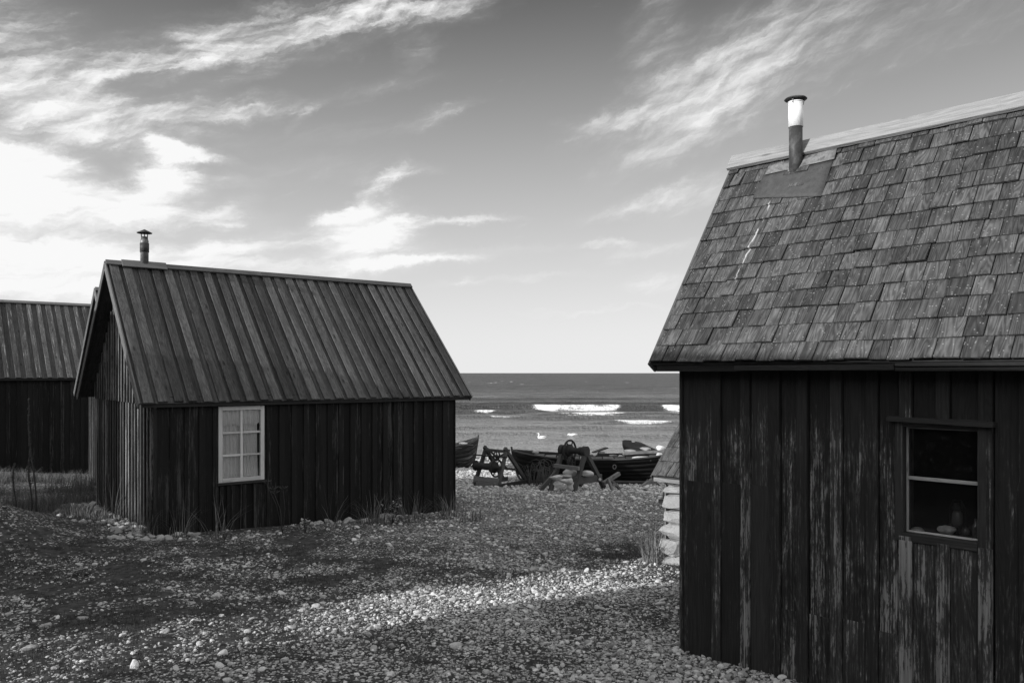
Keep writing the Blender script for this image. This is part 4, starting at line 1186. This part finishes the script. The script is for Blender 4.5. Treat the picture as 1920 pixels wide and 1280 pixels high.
# dried umbels against the left wall
rs = np.random.RandomState(33)
x, y = gpt(530, 1002)
r = empty('dry_umbel', (x, y, gzf(x, y)), 0, 'faint dried umbel plant against the wall right of the white window', 'plant'); mb = MB()
for k in range(4):
    tip = Vector((rs.uniform(-.25,.25), rs.uniform(-.1,.05), rs.uniform(.5,.8))); mb.tube([(0,0,0), tip*.5+Vector((.03,0,.05)), tip], [.004,.003,.002], 5)
    for q_ in range(10):
        a = q_*.63; mb.tube([tip, tip+Vector((math.cos(a)*.07, math.sin(a)*.07, .05))], [.0015,.003], 4)
mb.build('stem', M['stalk'], r)
# dark wrack and moss heaps on the shingle near the windlasses
for i, (u, v, w) in enumerate(((968,914,.4),(1055,921,.45),(1030,917,.25))):
    x, y = gpt(u, v); tuft(x, y, 160, .07, w*.75, M['green'], ('dark moss patch before the left windlass', 'dark moss patch under the stone pile of the windlass', 'small dark moss patch left of the stone pile')[i], 'moss patches by the windlasses', 570+i, 'moss', .006, 1.5, 'moss_patch')

# larger loose stones
loose = [(135,952,40,16,'wide flat pale stone in the grass left of the black shed',.12),(150,962,26,10,'second flat stone beside the wide pale one',.1),
 (205,985,14,9,'pale stone at the foot of the shed gable, upper of the row',0),(222,989,12,8,'pale stone at the foot of the shed gable, middle of the row',0),(240,992,13,8,'pale stone at the foot of the shed gable, lower of the row',0),
 (290,1013,15,7,'flat pale stone before the near corner of the black shed',0),(440,1009,14,7,'pale stone under the white window, left one',0),(470,1008,18,7,'flat pale stone under the white window, right one',0),(505,1002,14,8,'pale stone at the wall just right of the white window',0),(525,1000,13,7,'pale stone at the wall under the dried umbel',0),
 (55,1217,40,18,'large flat stone at the lower left corner of the ground',0),(85,1175,30,12,'pale stone above the large flat one at lower left',0),(1175,1055,17,11,'pale stone in the dark turf left of the stone shed',0),(1229,1059,12,10,'bright white stone at the foot of the dry grass clump',1),
 (1137,1083,14,8,'white stone at the far edge of the sunlit strip',1),(545,1177,28,13,'flat stone in the middle of the foreground turf',0),(360,1132,20,9,'flat stone at the lower left centre of the sunlit strip',0),(155,1160,20,10,'pale stone left in the sunlit strip',0),(310,1185,26,10,'long flat stone in the left foreground',0)]
for i, (u, v, w, h, lb, t_) in enumerate(loose):
    x, y = gpt(u, v); k = y/F_PX
    rock('stone', (x, y, gzf(x, y)+h*k*.12), (w*k*.5, w*k*.40, h*k*.40/.6), M['stone_white'] if t_ == 1 else M['stone_grey'] if i % 3 else M['stone'], lb, 'larger stones lying on the turf', 700+i, .6, yaw=i*1.3)
# rubble along the gable foot
rs = np.random.RandomState(44); lp = []
for i in range(420):
    s_ = rs.uniform(-.4, 4.2); o_ = abs(rs.normal(0,.32))+.05
    p_ = frame(LC, LA) @ Vector((-o_, s_, 0)); lp.append((p_.x, p_.y, gzf(p_.x, p_.y)))
for i in range(150):
    s_ = rs.uniform(0, 4.9)**1.; o_ = abs(rs.normal(0,.22))+.05
    if fbm(s_*1.3, 0., 4) < .5: continue
    p_ = frame(LC, LA) @ Vector((s_, -o_, 0)); lp.append((p_.x, p_.y, gzf(p_.x, p_.y)))
lp = np.array(lp); rub = scatter('rubble', lp, np.clip(rs.lognormal(math.log(.034), .45, len(lp)), .015, .10), 2, M['stone_grey'], 12, .6, .15, 8)
tag(rub, 'loose limestone rubble along the foot of the left black shed', 'rubble', kind='stuff')
# white stones at the water's edge
pts = np.stack([rs.uniform(-6, 12, 900), rs.uniform(31, 40, 900), np.zeros(900)], -1); pts[:,2] = gz(pts[:,0], pts[:,1])
ws = scatter('beach_stones', pts, np.clip(rs.lognormal(math.log(.07), .45, 900), .03, .25), 2, M['stone'], 10, .6, .15, 9)
tag(ws, 'pale stones strewn along the water edge', 'stones', kind='stuff')

# ------------------------------------------------------------------ inside the right window
def rin(u, v, y=.075): return RM_ @ hit(u, v, RM_, (0,y,0), (0,1,0))
P = rin(1776, 993); o = rock('stone', P, (.062,.045,.050), M['stone_white'], 'thick pale stone on the sill behind the lower window pane', 'things on the window sill', 801, .8, yaw=-.7)
P = rin(1722, 994); o = rock('stone', P, (.052,.035,.028), M['stone_white'], 'flat pale stone on the sill in the left corner of the window', 'things on the window sill', 803, .7, yaw=-.8)
sz_ = RM_ @ Vector((0,0,j0-.002))
def sill_at(u):
    p_ = hit(u, 995, RM_, (0,.12,0), (0,1,0)); p_.z = j0; return RM_ @ p_
r = sill_at(1811); mb = MB(); mb.tube([(0,0,0),(0,0,.002),(0,0,.035),(0,0,.042),(0,0,.05)], [.02,.024,.024,.018,.018], 14); o = mb.build('jar', M['jar']); o.location = r; tag(o, 'small glass jar on the window sill beside the thick stone', 'jar', 'things on the window sill')
r = sill_at(1830); mb = MB(); mb.tube([(0,0,0),(0,0,.002),(0,0,.07),(0,0,.085),(0,0,.11)], [.018,.02,.02,.009,.009], 14); o = mb.build('bottle', M['jar']); o.location = r; tag(o, 'small bottle in the right corner of the window sill', 'bottle', 'things on the window sill')
p_ = hit(1795, 995, RM_, (0,.16,0), (0,1,0)); p_.z = j0; r = empty('lantern', RM_ @ p_, RA, 'dim oil lantern standing behind the thick stone in the window', 'lantern', 'things on the window sill')
mb = MB(); mb.tube([(0,0,0),(0,0,.003),(0,0,.03),(0,0,.04)], [.035,.04,.038,.02], 16); mb.build('base', M['iron'], r)
mb = MB(); mb.tube([(0,0,.04),(0,0,.07),(0,0,.12),(0,0,.14)], [.022,.033,.028,.02], 16); mb.build('globe', M['jar'], r)
mb = MB(); mb.tube([(0,0,.14),(0,0,.15),(0,0,.18),(0,0,.185)], [.03,.03,.018,.01], 16); mb.tube([(-.045,0,.03),(-.045,0,.15),(-.02,0,.2),(.02,0,.2),(.045,0,.15),(.045,0,.03)], .003, 6); mb.build('cap', M['iron'], r)

# ------------------------------------------------------------------ sky, sun, camera
W = bpy.data.worlds.new('World'); S.world = W; W.use_nodes = True
t = NT(W.node_tree); bg = W.node_tree.nodes['Background']
sky = t.new('ShaderNodeTexSky', sky_type='NISHITA'); sky.sun_disc = False
sky.sun_elevation = SUN_EL; sky.sun_rotation = math.atan2(-SUN_H.x, -SUN_H.y) % (2*math.pi)
sky.air_density = 1.; sky.dust_density = 1.2; sky.ozone_density = 1.
sc = t.new('ShaderNodeSeparateColor'); t.l.new(sky.outputs[0], sc.inputs[0])
red = sc.outputs[0]                        # black and white photograph taken through a red filter
d = t.new('ShaderNodeTexCoord').outputs['Generated']; dx, dy, dz = t.sep(d)
az = t.m('ARCTAN2', dx, dy); el = t.m('ARCSINE', dz)
def ae(u, v):
    a = math.atan((u-U0)/F_PX); return a, math.atan((V0-v)/F_PX*math.cos(a))
p = t.xyz(az, el, 0.)
# wispy domain warp
wa = t.sub(t.noise(t.xyz(t.mul(az, 5.), t.mul(el, 9.), 1.7), 1., 6, .6), .5); wb = t.sub(t.noise(t.xyz(t.mul(az, 5.), t.mul(el, 9.), 8.3), 1., 6, .6), .5)
wc = t.sub(t.noise(t.xyz(t.mul(az, 26.), t.mul(el, 40.), 4.1), 1., 7, .7), .5); wd = t.sub(t.noise(t.xyz(t.mul(az, 26.), t.mul(el, 40.), 6.6), 1., 7, .7), .5)
pw = t.xyz(t.add(az, t.add(t.mul(wa, .09), t.mul(wc, .045))), t.add(el, t.add(t.mul(wb, .05), t.mul(wd, .028))), 0.)
def fib(angle, su, sv, seed, det=7):
    c_, s_ = math.cos(angle), math.sin(angle)
    a = t.add(t.mul(az, c_), t.mul(el, s_)); b = t.sub(t.mul(el, c_), t.mul(az, s_))
    b2 = t.add(b, t.add(t.mul(wb, .03), t.mul(wd, .016)))
    return t.noise(t.xyz(t.mul(a, su), t.mul(b2, sv), seed), 1., det, .62, .4)
f1 = fib(math.radians(14), 11., 60., 2., 9); f2 = fib(math.radians(34), 13., 56., 5., 9); f3 = fib(math.radians(3), 9., 60., 9., 9)
def cloud(lst):
    tot = None
    for u, v, su, sv, ang, st_ in lst:
        a, e = ae(u, v)
        mp = t.new('ShaderNodeMapping', vector_type='TEXTURE'); t.l.new(pw, mp.inputs[0])
        mp.inputs[1].default_value = (a, e, 0); mp.inputs[2].default_value = (0, 0, math.radians(ang)); mp.inputs[3].default_value = (su/F_PX, sv/F_PX, 1)
        ln = t.new('ShaderNodeVectorMath', operation='LENGTH'); t.l.new(mp.outputs[0], ln.inputs[0])
        q_ = t.step(ln.outputs['Value'], 0., 2.0, st_, 0.)
        tot = q_ if tot is None else t.add(tot, q_)
    return tot
hiC = cloud([(300,112,120,24,14,.50),(520,52,210,34,13,.60),(760,8,150,26,12,.45),(60,140,90,44,-6,.62),(150,165,110,30,24,.34),(20,25,60,30,10,.5),(250,222,110,20,-6,.60),(410,205,100,17,10,.62),(70,205,90,30,-14,.60),(150,250,120,24,-4,.40),
  (820,215,70,11,18,.30),(790,82,36,20,40,.34),(430,138,70,13,22,.26),(740,322,60,12,4,.60),(700,345,50,12,40,.50),(565,215,34,8,45,.26),(680,165,120,12,14,.16),(620,250,160,16,8,.12),(560,310,110,14,10,.20)])
veil = cloud([(1400,110,170,56,26,.42),(1300,180,150,46,20,.40),(1560,60,170,40,18,.22),(1160,222,70,13,4,.42),(1230,60,70,40,70,.24),(1280,260,110,26,24,.40),(1400,220,110,30,22,.20),(1700,70,190,40,14,.17),
  (1205,378,80,13,12,.52),(1330,360,90,30,14,.34),(1160,456,48,7,2,.55),(1250,532,50,13,8,.55),(1230,470,90,12,6,.28)])
low = cloud([(10,330,78,48,0,1.1),(70,295,56,22,-14,.55),(340,284,58,11,-4,.8),(300,318,38,28,10,.9),(250,362,90,15,6,.75),(390,335,70,10,4,.3),(110,400,150,24,0,.6),(300,400,130,20,2,.5),(690,425,70,26,4,1.0),(650,395,60,14,16,.7),(850,412,90,7,1,.55),(800,488,110,8,2,.55),(700,470,110,22,0,.6),
  (430,395,50,18,30,.35),(470,455,90,20,12,.55),(600,500,190,14,2,.5),(60,470,260,34,-2,.75),(140,535,300,26,0,.7),(1120,585,110,4,3,.35),(960,530,110,6,4,.35),(960,470,90,7,2,.2),(180,470,120,16,3,.4)])
def crisp(S_, f_, k, lo, hi, top): # wispy edges: the fibres eat into the soft mass
    return t.mul(t.step(t.add(S_, t.mul(t.sub(f_, .5), k)), lo, hi), top)
dH = crisp(hiC, t.add(t.mul(f1, .65), t.mul(f2, .35)), 2.1, .22, 1.02, .74)
dV = crisp(veil, t.add(t.mul(f2, .5), t.mul(f1, .5)), 1.7, .12, .98, .62)
dL = crisp(low, t.add(t.mul(f3, .5), t.mul(f1, .5)), 1.7, .22, .98, 1.0)
soft = t.add(t.mul(t.mul(hiC, .72), t.step(t.add(t.mul(f1, .7), t.mul(f2, .3)), .36, .64, .25, 1.5)),
       t.add(t.mul(t.mul(veil, .95), t.step(t.add(t.mul(f2, .55), t.mul(f1, .45)), .34, .66, .3, 1.4)), t.mul(low, t.step(t.add(t.mul(f3, .5), t.mul(f1, .5)), .34, .62, .5, 1.35))))
ff = t.add(.35, t.add(t.mul(t.step(f2, .35, .65), .35), t.mul(t.step(f1, .35, .65), .35)))
dens = t.add(t.add(t.mul(t.add(t.mul(dH, .85), t.mul(dV, .7)), ff), t.mul(dL, t.add(.42, t.mul(ff, .4)))), t.mul(soft, .45))
# the pale band of thin cloud over the horizon
hz = t.mul(t.step(el, -.02, .47, 1., 0., 'LINEAR'), 1.); hz = t.m('POWER', hz, 1.25)
dens = t.sub(1., t.mul(t.sub(1., t.m('MINIMUM', dens, 1.)), t.sub(1., t.mul(hz, .88))))
# bright broken cloud added over the unseen sky to lift the ambient light
rest = t.mul(t.m('MAXIMUM', t.step(t.m('ABSOLUTE', az), .7, 1.2), t.step(el, .52, .8)), t.step(t.noise(t.xyz(t.mul(dx, 2.2), t.mul(dy, 2.2), t.mul(dz, 4.)), 1., 6, .6), .34, .56, .4, .95))
dens = t.m('MINIMUM', t.add(dens, rest), 1.)
GAIN = 1.0
base = t.mul(red, GAIN)
CLOUD = 9.5
val = t.mix(dens, base, t.m('MAXIMUM', base, CLOUD))
t.put(bg.inputs[0], t.grey(val)); bg.inputs[1].default_value = .1

sl = bpy.data.lights.new('sun', 'SUN'); sl.energy = 4.6; sl.angle = math.radians(.5); sl.color = (1,1,1)
so = bpy.data.objects.new('sun', sl); COL.objects.link(so)
ldir = Vector((SUN_H.x*math.cos(SUN_EL), SUN_H.y*math.cos(SUN_EL), -math.sin(SUN_EL)))
so.rotation_euler = ldir.to_track_quat('-Z', 'Y').to_euler(); so.location = (-30,-20,30)

cam = bpy.data.cameras.new('camera'); co = bpy.data.objects.new('camera', cam); COL.objects.link(co)
co.location = (0,0,E); co.rotation_euler = (math.radians(90),0,0)
cam.sensor_width = 36.; cam.lens = 36.*F_PX/1920.; cam.shift_y = (V0-640.)/1920.
cam.clip_start = .05; cam.clip_end = 60000
S.camera = co
S.view_settings.view_transform = 'Standard'; S.view_settings.look = 'None'; S.view_settings.gamma = 1.; S.view_settings.exposure = 0.
S.render.engine = 'CYCLES'
